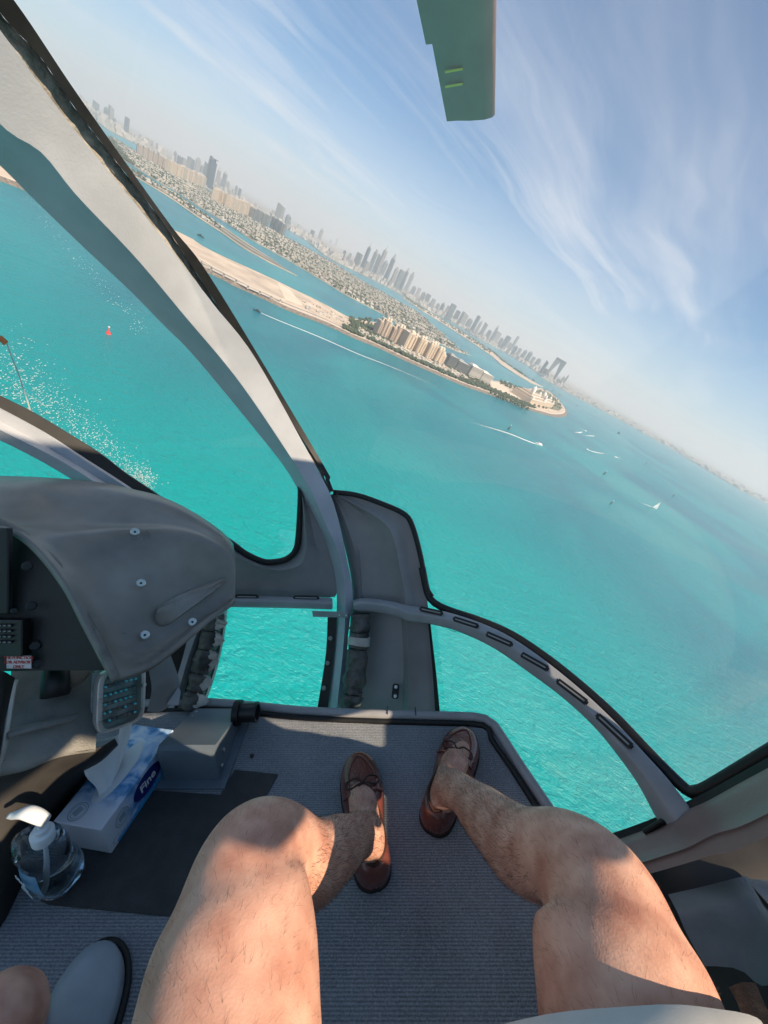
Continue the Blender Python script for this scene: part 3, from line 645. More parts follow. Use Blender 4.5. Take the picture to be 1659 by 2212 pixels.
def boat(p, d, L_, label, kind='motor', hull=None):
    a = math.atan2(d.y, d.x); e = empty({'motor': 'motor_boat', 'sail': 'sailing_boat', 'barge': 'barge'}[kind], Matrix.Translation((p.x, p.y, 0)) @ Matrix.Rotation(a, 4, 'Z')); tag(e, label, 'boat')
    bm = bmesh.new(); w = L_ * .17
    st = [(-.5, .9, 0), (-.2, 1, 0), (.15, .9, .05), (.38, .5, .15), (.5, .02, .3)]; R_ = []
    for x, f, s in st:
        R_.append([bm.verts.new((x * L_, y, z)) for y, z in ((-w * f, L_ * (.12 + s * .1)), (-w * f * .6, -.3), (w * f * .6, -.3), (w * f, L_ * (.12 + s * .1)))])
    for i in range(4):
        for k in range(4): bm.faces.new((R_[i][k], R_[i][(k + 1) % 4], R_[i + 1][(k + 1) % 4], R_[i + 1][k]))
    bm.faces.new(R_[0]); bmesh.ops.recalc_face_normals(bm, faces=bm.faces)
    mesh_obj('hull', bm, hull or M_WHITE, e)
    if kind == 'barge':
        bm = bmesh.new(); box(bm, -.42 * L_, -.3 * L_, -w * .4, w * .4, L_ * .121, L_ * .17); mesh_obj('wheelhouse', bm, M_DARK, e)
    elif kind == 'motor':
        bm = bmesh.new(); prism(bm, [(-.25 * L_, -w * .6), (.15 * L_, -w * .55), (.15 * L_, w * .55), (-.25 * L_, w * .6)], L_ * .125, L_ * .26, .2); mesh_obj('cabin', bm, hull or M_WHITE, e)
        bm = bmesh.new(); prism(bm, [(-.1 * L_, -w * .35), (.05 * L_, -w * .35), (.05 * L_, w * .35), (-.1 * L_, w * .35)], L_ * .262, L_ * .33, .1); mesh_obj('bridge', bm, M_DARK, e)
    else:
        bm = bmesh.new(); bmesh.ops.create_cone(bm, cap_ends=True, segments=8, radius1=.12, radius2=.06, depth=L_ * 1.25, matrix=Matrix.Translation((0.05 * L_, 0, L_ * .72))); mesh_obj('mast', bm, M_DARK, e)
        bm = bmesh.new(); n = 6; V = []
        for i in range(n + 1):
            f = i / n; V.append([bm.verts.new((.05 * L_ - (1 - f) * L_ * .48 * g, L_ * .06 * math.sin(math.pi * g) * (1 - f) + .06 * L_ * .1, L_ * (.2 + 1.1 * f))) for g in (0, .5, 1)])
        for i in range(n):
            for k in range(2): bm.faces.new((V[i][k], V[i][k + 1], V[i + 1][k + 1], V[i + 1][k]))
        mesh_obj('mainsail', bm, M_WHITE, e)
        bm = bmesh.new(); a_, b_, c_ = bm.verts.new((.5 * L_, 0, L_ * .17)), bm.verts.new((.08 * L_, 0, L_ * 1.1)), bm.verts.new((.09 * L_, L_ * .08, L_ * .22)); bm.faces.new((a_, b_, c_)); mesh_obj('jib', bm, M_WHITE, e)
p, d = wake(z3, [(758, 968), (900, 1030), (1050, 1090), (1250, 1172), (1500, 1282), (1800, 1400), (2400, 1660)], 1.0, 5.5, 'long white wake running parallel to the crescent island'); boat(p, d, 9, 'small dark speedboat at the head of the long wake by the island', hull=M_DARK)
p, d = wake(z5, [(328, 668), (250, 640), (150, 600), (0, 555), (-200, 500)], 2.0, 6, 'white wake behind the large white motor yacht'); boat(p, d, 17, 'large white motor yacht trailing a wake beyond the island tip')
p, d = wake(z5, [(575, 594), (545, 595), (500, 588)], 2.5, 6, 'short wake of the boat just off the island tip'); boat(p, d, 10, 'small white motor boat just off the island tip')
p, d = wake(z5, [(600, 587), (570, 572), (525, 546)], 2, 5, 'short wake of the farthest boat of the trio off the tip'); boat(p, d, 10, 'white motor boat, farthest of the trio off the tip')
p, d = wake(z5, [(645, 616), (620, 614), (560, 612)], 2, 4, 'short wake of the rightmost boat of the trio off the tip'); boat(p, d, 9, 'white motor boat, rightmost of the trio off the tip')
p, d = wake(z5, [(608, 694), (650, 708), (700, 716), (735, 712)], 2, 5, 'curved white wake in the middle of the bay'); boat(p, d, 9, 'white speedboat at the head of the curved wake')
p, d = wake(z5, [(770, 738), (790, 742), (830, 755)], 2, 4, 'short wake behind the boat right of the curved wake'); boat(p, d, 13, 'white motor boat right of the curved wake')
p, d = wake(z5, [(1000, 1035), (970, 1022), (890, 995)], 1, 2.5, 'faint wake behind the sailing boat'); boat(p, d, 11, 'white sailing boat with raised sails on open water', 'sail')
p, d = wake(z5, [(470, 410), (510, 435), (560, 470)], 3, 8, 'thin wake near the dark barge off the far shore')
wake(z4, [(1110, 990), (1150, 1000), (1197, 1003)], 2, 5, 'faint wake inside the lagoon near the island tip')
def buoy(px, size, colr, label):
    g = G(*px); e = empty('marker_buoy', Matrix.Translation((g.x, g.y, 0))); tag(e, label, 'buoy'); s = size
    bm = bmesh.new(); bmesh.ops.create_cone(bm, cap_ends=True, segments=14, radius1=s * .5, radius2=s * .34, depth=s * .5, matrix=Matrix.Translation((0, 0, s * .15))); mesh_obj('float', bm, colr, e)
    bm = bmesh.new(); bmesh.ops.create_cone(bm, cap_ends=True, segments=8, radius1=s * .16, radius2=s * .05, depth=s * .9, matrix=Matrix.Translation((0, 0, s * .85))); mesh_obj('tower', bm, colr, e)
    bm = bmesh.new(); box(bm, -s * .13, s * .13, -s * .13, s * .13, s * 1.3, s * 1.5); mesh_obj('lantern', bm, M_WHITE, e)
buoy(z6(708, 1185), 3.0, mat('buoy_red', (.75, .07, .06), .5), 'red marker buoy floating left of the windscreen post')
M_BDARK = mat('buoy_dark', (.05, .07, .08), .5)
for q, s, lab in (((152, 575), 5, 'dark buoy between the yacht and the island'), ((708, 836), 4.5, 'dark buoy in the middle of the open bay'), ((748, 1008), 3.4, 'dark buoy left of the sailing boat'), ((1108, 965), 4, 'dark buoy right of and beyond the sailing boat'), ((950, 775), 5, 'dark buoy right of the curved wake')):
    buoy(z5(*q), s, M_BDARK, lab)
boat(G(*z3(350, 425)), Vector((1, .3, 0)), 12, 'small dark boat anchored in the lagoon by the windscreen post', hull=M_DARK)
g = G(*z5(548, 440)); boat(g, Vector((.3, 1, 0)), 30, 'dark barge off the far shore right of the island tip', 'barge', hull=M_DARK)
g0, g1 = G(*z5(765, 575)), G(*z5(822, 630)); boat((g0 + g1) / 2, g1 - g0, 34, 'long dark barge lying beyond the curved wake', 'barge', hull=M_DARK)

# ---- the air
def haze():
    bm = bmesh.new(); R = 43500
    lo = [bm.verts.new((R * math.cos(a), R * math.sin(a), -4)) for a in [2 * math.pi * k / 24 for k in range(24)]]; hi = [bm.verts.new((v.co.x, v.co.y, 620)) for v in lo]
    for k in range(24): bm.faces.new((lo[k], lo[(k + 1) % 24], hi[(k + 1) % 24], hi[k]))
    bm.faces.new(hi); bm.faces.new(lo[::-1])
    m = bpy.data.materials.new('haze'); m.use_nodes = True; nt = m.node_tree
    for n in list(nt.nodes): nt.nodes.remove(n)
    out = nt.nodes.new('ShaderNodeOutputMaterial'); v = nt.nodes.new('ShaderNodeVolumePrincipled')
    v.inputs['Color'].default_value = (.90, .95, 1, 1); v.inputs['Density'].default_value = HAZE_D; v.inputs['Anisotropy'].default_value = .12
    nt.links.new(v.outputs[0], out.inputs['Volume'])
    tag(mesh_obj('haze', bm, m), 'pale blue-grey sea haze over the whole bay', 'haze', kind='stuff')
HAZE_D = 1.45e-4
haze()
# ================================================================== THE HELICOPTER (cabin space: x right, y ahead, z up, camera at 0)
zA = zz(0, 1500, 1.508); zB = zz(0, 2000, 1.659); zC = zz(700, 1800, 1.508); zD = zz(1600, 2200, 1.165); zE = zz(0, 2600, 1.508)
zF = zz(1200, 2700, 1.659); zG = zz(0, 3300, 1.106); zH = zz(1500, 3000, 1.0886); zI = zz(2500, 2900, 1.954); zJ = zz(0, 2500, 3.318); zK = zz(600, 2650, 2.765)
FLOOR = -1.0
BC, BR = Vector((-.25, 0, -.35)), Vector((1.15, 1.28, 1.1))     # the nose bubble is an ellipsoid
def bubble(px, py, s=1.0):
    d = K(px, py); q = Vector((d.x / BR.x, d.y / BR.y, d.z / BR.z)); c = Vector((-BC.x / BR.x, -BC.y / BR.y, -BC.z / BR.z))
    a, b, e = q.dot(q), 2 * q.dot(c), c.dot(c) - s * s
    return d * ((-b + math.sqrt(max(0, b * b - 4 * a * e))) / (2 * a))
def at(px, py, dep): return K(px, py) * dep           # at a distance along the lens axis
def on_z(px, py, z=FLOOR): d = K(px, py); return d * (z / d.z)
def on_y(px, py, y): d = K(px, py); return d * (y / d.y)
HELI = empty('helicopter', CABIN); tag(HELI, 'banking helicopter cabin with grey frames, bubble glazing and carpeted floor', 'helicopter')
def part(name, bm, m, parent=None, smooth=False, auto=None, label=None):
    bmesh.ops.recalc_face_normals(bm, faces=bm.faces)
    o = mesh_obj(name, bm, m, parent or HELI, smooth, None, auto)
    if label: o['label'] = label
    return o
def grid(bm, rows, close_u=False, close_v=False):
    V = [[bm.verts.new(p) for p in r] for r in rows]; n, m_ = len(V), len(V[0])
    for i in range(n if close_u else n - 1):
        for k in range(m_ if close_v else m_ - 1):
            bm.faces.new((V[i][k], V[i][(k + 1) % m_], V[(i + 1) % n][(k + 1) % m_], V[(i + 1) % n][k]))
    return V
def px_line(fn, pts): return [Vector((*fn(*p), 0)) for p in pts]
def skin_rows(lines, n):
    """lines: list of (list of picture points, scale of the bubble or function of t)"""
    out = []
    for pts, s in lines:
        L_ = smooth_line(pts, n); out.append([bubble(p.x, p.y, s(k / (n - 1)) if callable(s) else s) for k, p in enumerate(L_)])
    return out
def tube(bm, pts, r, seg=8, flat=1.0, cap=True):
    pts = [Vector(p) for p in pts]; rows = []; up = Vector((.13, .31, .94))
    for i, p in enumerate(pts):
        t = (pts[min(i + 1, len(pts) - 1)] - pts[max(i - 1, 0)]).normalized(); a = t.cross(up).normalized(); b = t.cross(a).normalized(); rr = r(i / (len(pts) - 1)) if callable(r) else r
        rows.append([p + a * rr * math.cos(2 * math.pi * k / seg) + b * rr * flat * math.sin(2 * math.pi * k / seg) for k in range(seg)])
    V = grid(bm, rows, close_v=True)
    if cap: bm.faces.new(V[0]); bm.faces.new(V[-1][::-1])
def disc(bm, c, nrm, r, h, seg=12, taper=.8):
    q = Vector(nrm).to_track_quat('Z', 'Y').to_matrix()
    rows = [[Vector(c) + q @ Vector((rr * math.cos(2 * math.pi * k / seg), rr * math.sin(2 * math.pi * k / seg), z)) for k in range(seg)] for rr, z in ((r, 0), (r, h * .6), (r * taper, h))]
    V = grid(bm, rows, close_v=True); bm.faces.new(V[-1]); bm.faces.new(V[0][::-1])
def bevel_box(bm, M, sx, sy, sz, r, seg=3):
    b2 = bmesh.new(); bmesh.ops.create_cube(b2, size=1)
    for v in b2.verts: v.co = Vector((v.co.x * sx, v.co.y * sy, v.co.z * sz))
    if r: bmesh.ops.bevel(b2, geom=list(b2.edges), offset=r, segments=seg, affect='EDGES')
    b2.verts.index_update(); vs_ = [bm.verts.new(M @ v.co) for v in b2.verts]
    for f in b2.faces: bm.faces.new([vs_[v.index] for v in f.verts])
    b2.free()
def frame_at(o, x, y):
    """matrix with origin o, x axis and an approximate y axis"""
    X = Vector(x).normalized(); Z = X.cross(Vector(y)).normalized(); Y = Z.cross(X)
    return Matrix(((X.x, Y.x, Z.x, o[0]), (X.y, Y.y, Z.y, o[1]), (X.z, Y.z, Z.z, o[2]), (0, 0, 0, 1)))
def text_mesh(name, body, size, M, m, parent, align='CENTER', bold=0, shear=0, ext=.0002):
    c = bpy.data.curves.new(name, 'FONT'); c.body = body; c.size = size; c.align_x = align; c.align_y = 'CENTER'; c.extrude = ext; c.offset = bold; c.shear = shear
    o = bpy.data.objects.new(name, c); COL.objects.link(o); bpy.context.view_layer.update()
    me = bpy.data.meshes.new_from_object(o.evaluated_get(bpy.context.evaluated_depsgraph_get())); bpy.data.objects.remove(o); bpy.data.curves.remove(c)
    me.transform(M); me.materials.clear(); me.materials.append(m); me.name = name
    o = bpy.data.objects.new(name, me); COL.objects.link(o); o.parent = parent
    return o

M_PAINT = mat('grey_frame_paint', (.32, .32, .335), .4, var=.10, scale=14, bump=.05, bscale=260)
M_POST = mat('pale_post_paint', (.42, .44, .48), .5, var=.10, scale=9, bump=.06, bscale=220)
M_PANEL = mat('grey_moulding', (.27, .26, .255), .46, var=.13, scale=7, bump=.08, bscale=300)
M_RUB = mat('black_rubber', (.012, .012, .012), .5, var=.2, scale=30)
M_SEAL = mat('old_sealant', (.42, .39, .34), .75, col2=(.20, .18, .15), scale=30, bump=.9, bscale=55)
M_COWL = mat('scuffed_cowl', (.15, .14, .12), .30, col2=(.30, .28, .245), scale=6, detail=8, bump=.06, bscale=420)
M_BLACK = mat('black_panel', (.018, .017, .016), .55, var=.3, scale=20, bump=.1, bscale=500)
M_LEATH = mat('grey_console_skin', (.25, .24, .22), .5, col2=(.12, .115, .105), scale=9, detail=7, bump=.25, bscale=300)
M_STEEL = mat('steel', (.55, .55, .53), .3, metal=1)
M_ALU = mat('aluminium_bezel', (.62, .58, .53), .35, metal=.35, var=.08, scale=25)
M_WRAP = mat('black_wrap', (.085, .08, .072), .45, var=.6, scale=25, bump=.9, bscale=45)
M_FLAP = mat('grey_wrap_flap', (.48, .45, .40), .6, var=.3, scale=20, bump=.6, bscale=60)
M_BOX = mat('blue_grey_metal', (.13, .16, .19), .42, var=.1, scale=16, bump=.05, bscale=400)
M_BLADE = mat('rotor_blade_paint', (.40, .21, .18), .55, var=.12, scale=3)
def glass_mat(name, tint, f0=.03, rough=.0, film=.0):
    m = bpy.data.materials.new(name); m.use_nodes = True; nt = m.node_tree; N = nt.nodes; L = nt.links
    N.remove(N['Principled BSDF']); out = N['Material Output']
    t = N.new('ShaderNodeBsdfTransparent'); t.inputs[0].default_value = (*tint, 1); g = N.new('ShaderNodeBsdfGlossy'); g.inputs['Roughness'].default_value = rough; g.inputs[0].default_value = (1, 1, 1, 1)
    dust = N.new('ShaderNodeBsdfTranslucent'); dust.inputs[0].default_value = (.85, .85, .85, 1); dmix = N.new('ShaderNodeMixShader'); tcn = N.new('ShaderNodeTexCoord'); nz = N.new('ShaderNodeTexNoise'); nz.inputs['Scale'].default_value = 5; nz.inputs['Detail'].default_value = 6; L.new(tcn.outputs['Object'], nz.inputs['Vector'])
    dm = N.new('ShaderNodeMath'); dm.operation = 'MULTIPLY'; dm.inputs[1].default_value = film * 2; L.new(nz.outputs['Fac'], dm.inputs[0]); L.new(dm.outputs[0], dmix.inputs[0]); L.new(t.outputs[0], dmix.inputs[1]); L.new(dust.outputs[0], dmix.inputs[2])
    fr = N.new('ShaderNodeFresnel'); fr.inputs['IOR'].default_value = 1.42; mx = N.new('ShaderNodeMixShader')
    sc_ = N.new('ShaderNodeMath'); sc_.operation = 'MULTIPLY'; sc_.inputs[1].default_value = f0; L.new(fr.outputs[0], sc_.inputs[0]); L.new(sc_.outputs[0], mx.inputs[0])
    L.new(dmix.outputs[0], mx.inputs[1]); L.new(g.outputs[0], mx.inputs[2]); L.new(mx.outputs[0], out.inputs['Surface'])
    return m
GLASS = glass_mat('windscreen_glass', (.985, .99, .99), 1.7, .015, .012)
GLASS_R = glass_mat('dusty_glare_windscreen_glass', (.985, .99, .99), 1.7, .015, .04)  # dust film thickened here to imitate a pale veil of glare
def pane(name, A, B, n, m_, s, label=None, gm=None):
    A, B = smooth_line(A, n), smooth_line(B, n); bm = bmesh.new()
    rows = [[bubble(*(a.lerp(b, k / m_)).xy, s) for a, b in zip(A, B)] for k in range(m_ + 1)]
    grid(bm, rows)
    bm.normal_update(); c = BC
    o = mesh_obj(name, bm, gm or GLASS, HELI, True)
    f = o.data.polygons[len(o.data.polygons) // 2]
    if f.normal.dot(c - f.center) < 0: o.data.flip_normals()
    if label: o['label'] = label
    return o

# ---- centre post of the windscreen
L0 = [Vector((-330, 40, 0)), Vector((-150, 215, 0))] + px_line(z6, [(0, 85), (170, 255), (400, 480), (600, 670), (850, 905), (1080, 1140), (1290, 1355)]) + px_line(zC, [(590, 0), (700, 170), (790, 310), (870, 480), (930, 680), (945, 830), (940, 960), (920, 1200), (890, 1490)])
RG = [Vector((-330, -70, 0)), Vector((-150, 95, 0))] + px_line(z6, [(0, -185 + 0), (270, 0), (500, 280), (880, 680), (1200, 1060), (1560, 1493)]) + px_line(zC, [(690, 30), (800, 220), (880, 400), (945, 540), (985, 700), (995, 850), (985, 1100), (945, 1490)])
WR = [Vector((-330, -330, 0)), Vector((-150, -130, 0))] + px_line(z1, [(0, 130), (170, 360), (330, 570)]) + px_line(z6, [(960, 430), (1200, 740), (1400, 1000), (1659, 1330)]) + px_line(zC, [(790, 0), (855, 120), (915, 240), (965, 420), (1003, 600), (1035, 760), (1037, 880), (1015, 1020), (995, 1300), (975, 1500)])
BL = [Vector((-330, -370, 0)), Vector((-150, -180, 0))] + px_line(z1, [(0, 55), (170, 240), (330, 475), (620, 850), (790, 1090)]) + px_line(zC, [(815, 10), (860, 100), (908, 205)])
BRt = [Vector((-330, -420, 0)), Vector((-150, -230, 0))] + px_line(z1, [(60, 0), (330, 400), (720, 950), (915, 1207)]) + px_line(zC, [(850, 20), (890, 110), (928, 205)])
NP = 70
rows = skin_rows([(L0, 1.0), (L0, .985), (RG, .945), (WR, .965), (WR, 1.0)], NP)
bm = bmesh.new(); grid(bm, rows); post = part('centre_post', bm, M_POST, smooth=True, auto=28, label='pale curved centre post of the windscreen')
def rough_seal():
    a = smooth_line(WR[:13], 120); b = smooth_line(BL, 120); bm = bmesh.new(); R_ = []
    for f in (0, .25, .5, .75, 1):
        R_.append([bubble(*(p.lerp(q, f) + Vector((1.5 * mnoise.noise((k * .5, f * 3, 1)), 2 * mnoise.noise((k * .5, f * 3, 7)), 0))).xy, .968 + .014 * f + (.006 * mnoise.noise((k * .33, f * 4, 0)) if 0 < f < 1 else 0)) for k, (p, q) in enumerate(zip(a, b))])
    grid(bm, R_); part('sealant_strip', bm, M_SEAL, post, True)
WR_UP = WR[:9] + px_line(zC, [(790, 0), (855, 120), (905, 225)])
WR_SAVE = WR; WR = WR_UP; rough_seal(); WR = WR_SAVE
rows = skin_rows([(BL, .975), (BL, .965), (BRt, .972), (BRt, 1.0)], NP); bm = bmesh.new(); grid(bm, rows); part('rubber_seal', bm, M_RUB, post, True, 40)

# ---- moulded nose panels either side of the post
pl = [(px_line(zC, [(900, 225), (960, 420), (1010, 620), (1035, 800), (1015, 1100), (985, 1540)]), 1.005),
      (px_line(zC, [(925, 218), (1010, 420), (1065, 620), (1080, 830), (1075, 1100), (1050, 1540)]), .985),
      (px_line(zC, [(930, 215), (1050, 400), (1085, 620), (1095, 830), (1090, 1100), (1068, 1540)]), .997),
      (px_line(zC, [(935, 216), (1150, 378), (1235, 480), (1285, 700), (1320, 900), (1340, 1200), (1335, 1540)]), .995),
      (px_line(zC, [(938, 217), (1190, 365), (1270, 455), (1315, 640), (1350, 850), (1372, 1200), (1372, 1540)]), .968),
      (px_line(zC, [(940, 218), (1210, 340), (1310, 430), (1362, 620), (1400, 850), (1425, 1200), (1425, 1540)]), .99),
      (px_line(zC, [(928, 205), (1060, 232), (1200, 282), (1340, 348), (1388, 420), (1432, 580), (1470, 770), (1492, 950), (1522, 1250), (1545, 1540)]), 1.0)]
bm = bmesh.new(); grid(bm, skin_rows(pl, 40)); npan = part('nose_panel', bm, M_PANEL, smooth=True, auto=50, label='grey moulded panel right of the centre post')
bm = bmesh.new(); E_ = [bubble(p.x, p.y, .985) for p in smooth_line(px_line(zC, [(925, 208), (1060, 225), (1200, 272), (1345, 338), (1395, 415), (1440, 580), (1478, 770), (1510, 830)]), 50)]; tube(bm, E_, .009, 8); part('rubber_seal', bm, M_RUB, npan, True)
bm = bmesh.new(); grid(bm, skin_rows([(px_line(zC, [(1478, 900), (1498, 1100), (1515, 1300), (1530, 1545)]), .975), (px_line(zC, [(1490, 905), (1512, 1100), (1535, 1300), (1558, 1545)]), .97), (px_line(zC, [(1492, 905), (1514, 1100), (1537, 1300), (1560, 1545)]), 1.0)], 20)); part('window_edge_seal', bm, M_RUB, npan)
A_ = px_line(zC, [(200, 430), (330, 520), (400, 572), (500, 618), (575, 622), (650, 603), (700, 552), (718, 450), (730, 200), (720, 150)])
B_ = px_line(zC, [(200, 840), (400, 832), (600, 832), (800, 832), (930, 830), (950, 780), (945, 680), (890, 510), (800, 320), (720, 190)])
Mi = [a.lerp(b, .22) for a, b in zip(smooth_line(A_, 12), smooth_line(B_, 12))]; Mj = [a.lerp(b, .5) for a, b in zip(smooth_line(A_, 12), smooth_line(B_, 12))]
bm = bmesh.new(); grid(bm, skin_rows([(A_, 1.0), (Mi, .972), (Mj, 1.0), (B_, 1.003)], 40)); lpan = part('nose_panel', bm, M_PANEL, smooth=True, auto=50, label='dark grey moulded panel below the left windscreen')
bm = bmesh.new(); tube(bm, [bubble(p.x, p.y, .985) for p in smooth_line(A_, 50)], .011, 8); part('rubber_seal', bm, M_RUB, lpan, True)

# ---- demister ducts
def duct(name, up, cr, lo, label, n=50, slots=()):
    bm = bmesh.new(); R_ = skin_rows([(up, .995), (up, .955), (cr, .935), (lo, .945), (lo, .995)], n); V = grid(bm, R_)
    bm.faces.new([r[0] for r in V]); bm.faces.new([r[-1] for r in V][::-1])
    o = part(name, bm, M_PAINT, smooth=True, auto=35, label=label)
    b2 = o.modifiers.new('soft', 'BEVEL'); b2.width = .006; b2.segments = 3; b2.limit_method = 'ANGLE'; b2.angle_limit = rad(35); o.modifiers.move(1, 0)
    for (a, b, s) in slots:
        pa, pb = bubble(*a, s), bubble(*b, s); mid = bubble((a[0] + b[0]) / 2, (a[1] + b[1]) / 2, s)
        ln = (pb - pa); nrm = (-mid).normalized(); M = frame_at(mid, ln, nrm.cross(ln))
        bm = bmesh.new(); bevel_box(bm, M, ln.length + .012, .016, .008, .0035, 2); sl_ = part('vent_slot', bm, M_RUB, o)
        bm = bmesh.new(); bevel_box(bm, M @ Matrix.Translation((0, 0, .0042)), ln.length - .004, .004, .003, .001, 1); part('slot_rib', bm, M_PANEL, sl_)
    return o
du = px_line(zC, [(1040, 850), (1060, 842), (1085, 838), (1170, 840), (1300, 862)]) + px_line(zD, [(0, 212), (160, 238), (330, 290), (480, 360), (640, 470), (800, 600), (950, 740), (1100, 900), (1200, 1010), (1268, 1098), (1310, 1150)])
dc = px_line(zC, [(1040, 880), (1060, 868), (1085, 862), (1170, 866), (1300, 892)]) + px_line(zD, [(0, 243), (160, 270), (330, 325), (480, 402), (640, 518), (790, 650), (920, 785), (1040, 925), (1130, 1040), (1205, 1155), (1250, 1215)])
dl = px_line(zC, [(1042, 905), (1060, 914), (1090, 918), (1170, 920), (1300, 945)]) + px_line(zD, [(0, 285), (110, 300), (240, 335), (400, 410), (560, 520), (720, 640), (860, 770), (960, 890), (1060, 1030), (1140, 1178), (1185, 1250)])
def mid2(fn, a, b): return fn(*a), fn(*b)
sl = []
for a, b in (((68, 230), (160, 250)), ((222, 276), (322, 308)), ((372, 345), (478, 392)), ((532, 440), (642, 502)), ((697, 562), (820, 655)), ((880, 722), (1024, 855))):
    sl.append((zD(*a), zD(*b), .937))
duct('demister_duct', du, dc, dl, 'long curved grey duct with slots under the right windscreen', 60, sl)
ul = px_line(zC, [(150, 822), (400, 824), (700, 830), (918, 836)]); cl_ = px_line(zC, [(150, 850), (400, 852), (700, 858), (921, 864)]); ll = px_line(zC, [(150, 890), (400, 892), (700, 898), (919, 905)])
dd = duct('demister_duct', ul, cl_, ll, 'short straight grey duct left of the centre post', 20, [(zC(350, 828), zC(470, 830), .948), (zC(695, 834), zC(830, 837), .948)])
bm = bmesh.new(); a, b = bubble(*zC(800, 930), .94), bubble(*zC(1012, 936), .94); M = frame_at((a + b) / 2, b - a, Vector((0, 0, 1)))
bevel_box(bm, M, (b - a).length, .024, .003, .0012, 1); br = part('bracket', bm, M_PAINT)
for q in ((960, 937), (1000, 938)):
    bm = bmesh.new(); disc(bm, bubble(*zC(*q), .937), -K(*zC(*q)), .0035, .002); part('screw', bm, M_STEEL, br)
bm = bmesh.new(); tube(bm, [bubble(p.x, p.y, .985) for p in smooth_line(px_line(zD, [(72, 40), (86, 110), (100, 165), (128, 202), (200, 238), (340, 285), (490, 352), (650, 460), (810, 590), (960, 728), (1110, 888), (1215, 995), (1275, 1052), (1310, 1072), (1345, 1065), (1400, 1042), (1659, 890), (1900, 750)]), 80)], .0125, 8); part('windscreen_seal', bm, M_RUB, smooth=True)

# ---- frame of the chin window and cable wraps
bm = bmesh.new(); grid(bm, skin_rows([(px_line(zC, [(890, 945), (880, 1150), (855, 1330), (826, 1500)]), 1.0), (px_line(zC, [(892, 945), (882, 1150), (857, 1330), (828, 1500)]), .975), (px_line(zC, [(945, 945), (930, 1150), (910, 1330), (890, 1500)]), .97)], 20)); fr_ = part('chin_window_frame', bm, M_RUB)
for q in ((907, 1075), (890, 1222), (868, 1370)):
    bm = bmesh.new(); disc(bm, bubble(*zC(*q), .972), -K(*zC(*q)), .008, .008, 8); part('fastener', bm, M_PANEL, fr_)
bm = bmesh.new(); grid(bm, skin_rows([(px_line(zC, [(230, 850), (160, 1130), (60, 1480)]), .99), (px_line(zC, [(285, 850), (262, 1050), (215, 1250), (135, 1480)]), .985), (px_line(zC, [(292, 850), (270, 1050), (226, 1250), (150, 1480)]), .98), (px_line(zC, [(300, 850), (279, 1050), (236, 1250), (160, 1480)]), 1.0)], 24)); fl_ = part('chin_window_frame', bm, M_PANEL, smooth=True, auto=20)
bm = bmesh.new(); tube(bm, [bubble(p.x, p.y, .978) for p in smooth_line(px_line(zC, [(289, 860), (268, 1050), (223, 1250), (146, 1480)]), 24)], .0022, 6); part('edge_bead', bm, M_ALU, fl_)
for q in ((280, 930), (225, 1205), (175, 1350)):
    bm = bmesh.new(); disc(bm, bubble(*zC(*q), .978), -K(*zC(*q)), .006, .006, 8); part('fastener', bm, M_STEEL, fl_)
bm = bmesh.new(); grid(bm, skin_rows([(px_line(zC, [(150, 1000), (90, 1150), (30, 1330), (-10, 1490)]), 1.0), (px_line(zC, [(80, 980), (40, 1150), (0, 1290), (-60, 1490)]), .95), (px_line(zC, [(130, 1000), (75, 1150), (20, 1330), (-25, 1490)]), .945), (px_line(zC, [(170, 1000), (120, 1150), (60, 1330), (10, 1490)]), .97)], 20)); part('side_frame_rib', bm, M_PAINT, smooth=True, auto=30)
def wrap(pts, w, s, label, bands, flap=None, tape=None):
    P = [bubble(p.x, p.y, s) for p in smooth_line(pts, 60)]; bm = bmesh.new()
    def rr(t):
        r = w * (1 + .22 * mnoise.noise((t * 9, 3.3, w * 100)))
        for b in bands: r *= 1 - .24 * math.exp(-((t - b) / .018) ** 2)
        return r
    tube(bm, P, rr, 14)
    for v in bm.verts: v.co += Vector((mnoise.noise(v.co * 60), mnoise.noise(v.co * 60 + Vector((9, 0, 0))), mnoise.noise(v.co * 55 + Vector((0, 7, 0))))) * w * .22
    o = part('cable_wrap', bm, M_WRAP, smooth=True, label=label)
    for b in bands:
        i = int(b * 59); bm = bmesh.new(); tube(bm, [P[max(0, i - 1)].lerp(P[i], .6), P[i], P[min(59, i + 1)].lerp(P[i], .6)], w * .88, 14); part('cable_tie', bm, M_RUB, o, True)
    if tape:
        i = int(tape * 59); bm = bmesh.new(); tube(bm, P[i - 2:i + 4], w * 1.08, 14); part('tape_band', bm, M_FLAP, o, True)
    if flap:
        for k in range(len(bands) + 1):
            t0 = ([0] + list(bands))[k] + .02; t1 = (list(bands) + [1])[k] - .02
            if t1 - t0 < .05: continue
            bm = bmesh.new(); R_ = [[], [], []]
            for j in range(9):
                t = t0 + (t1 - t0) * j / 8; p = P[int(t * 59)]; out = flap * w * (.35 + 1.1 * math.sin(math.pi * j / 8) ** .6 * (.7 + .5 * mnoise.noise((k * 3.1, j * .6, 0))))
                for r_, f in enumerate((0, .5, 1)): R_[r_].append(p + Vector((w * .55 + out * f, -.35 * w + .01 * mnoise.noise((j, k, f)), w * .6 - f * w * .4)))
            grid(bm, R_); part('loose_flap', bm, M_FLAP, o, True)
    return o
wrap(px_line(zC, [(215, 955), (195, 1050), (170, 1150), (140, 1270), (105, 1390), (60, 1500)]), .030, .945, 'black fabric cable wrap left of the chin window', (.14, .34, .60, .80), flap=1.0)
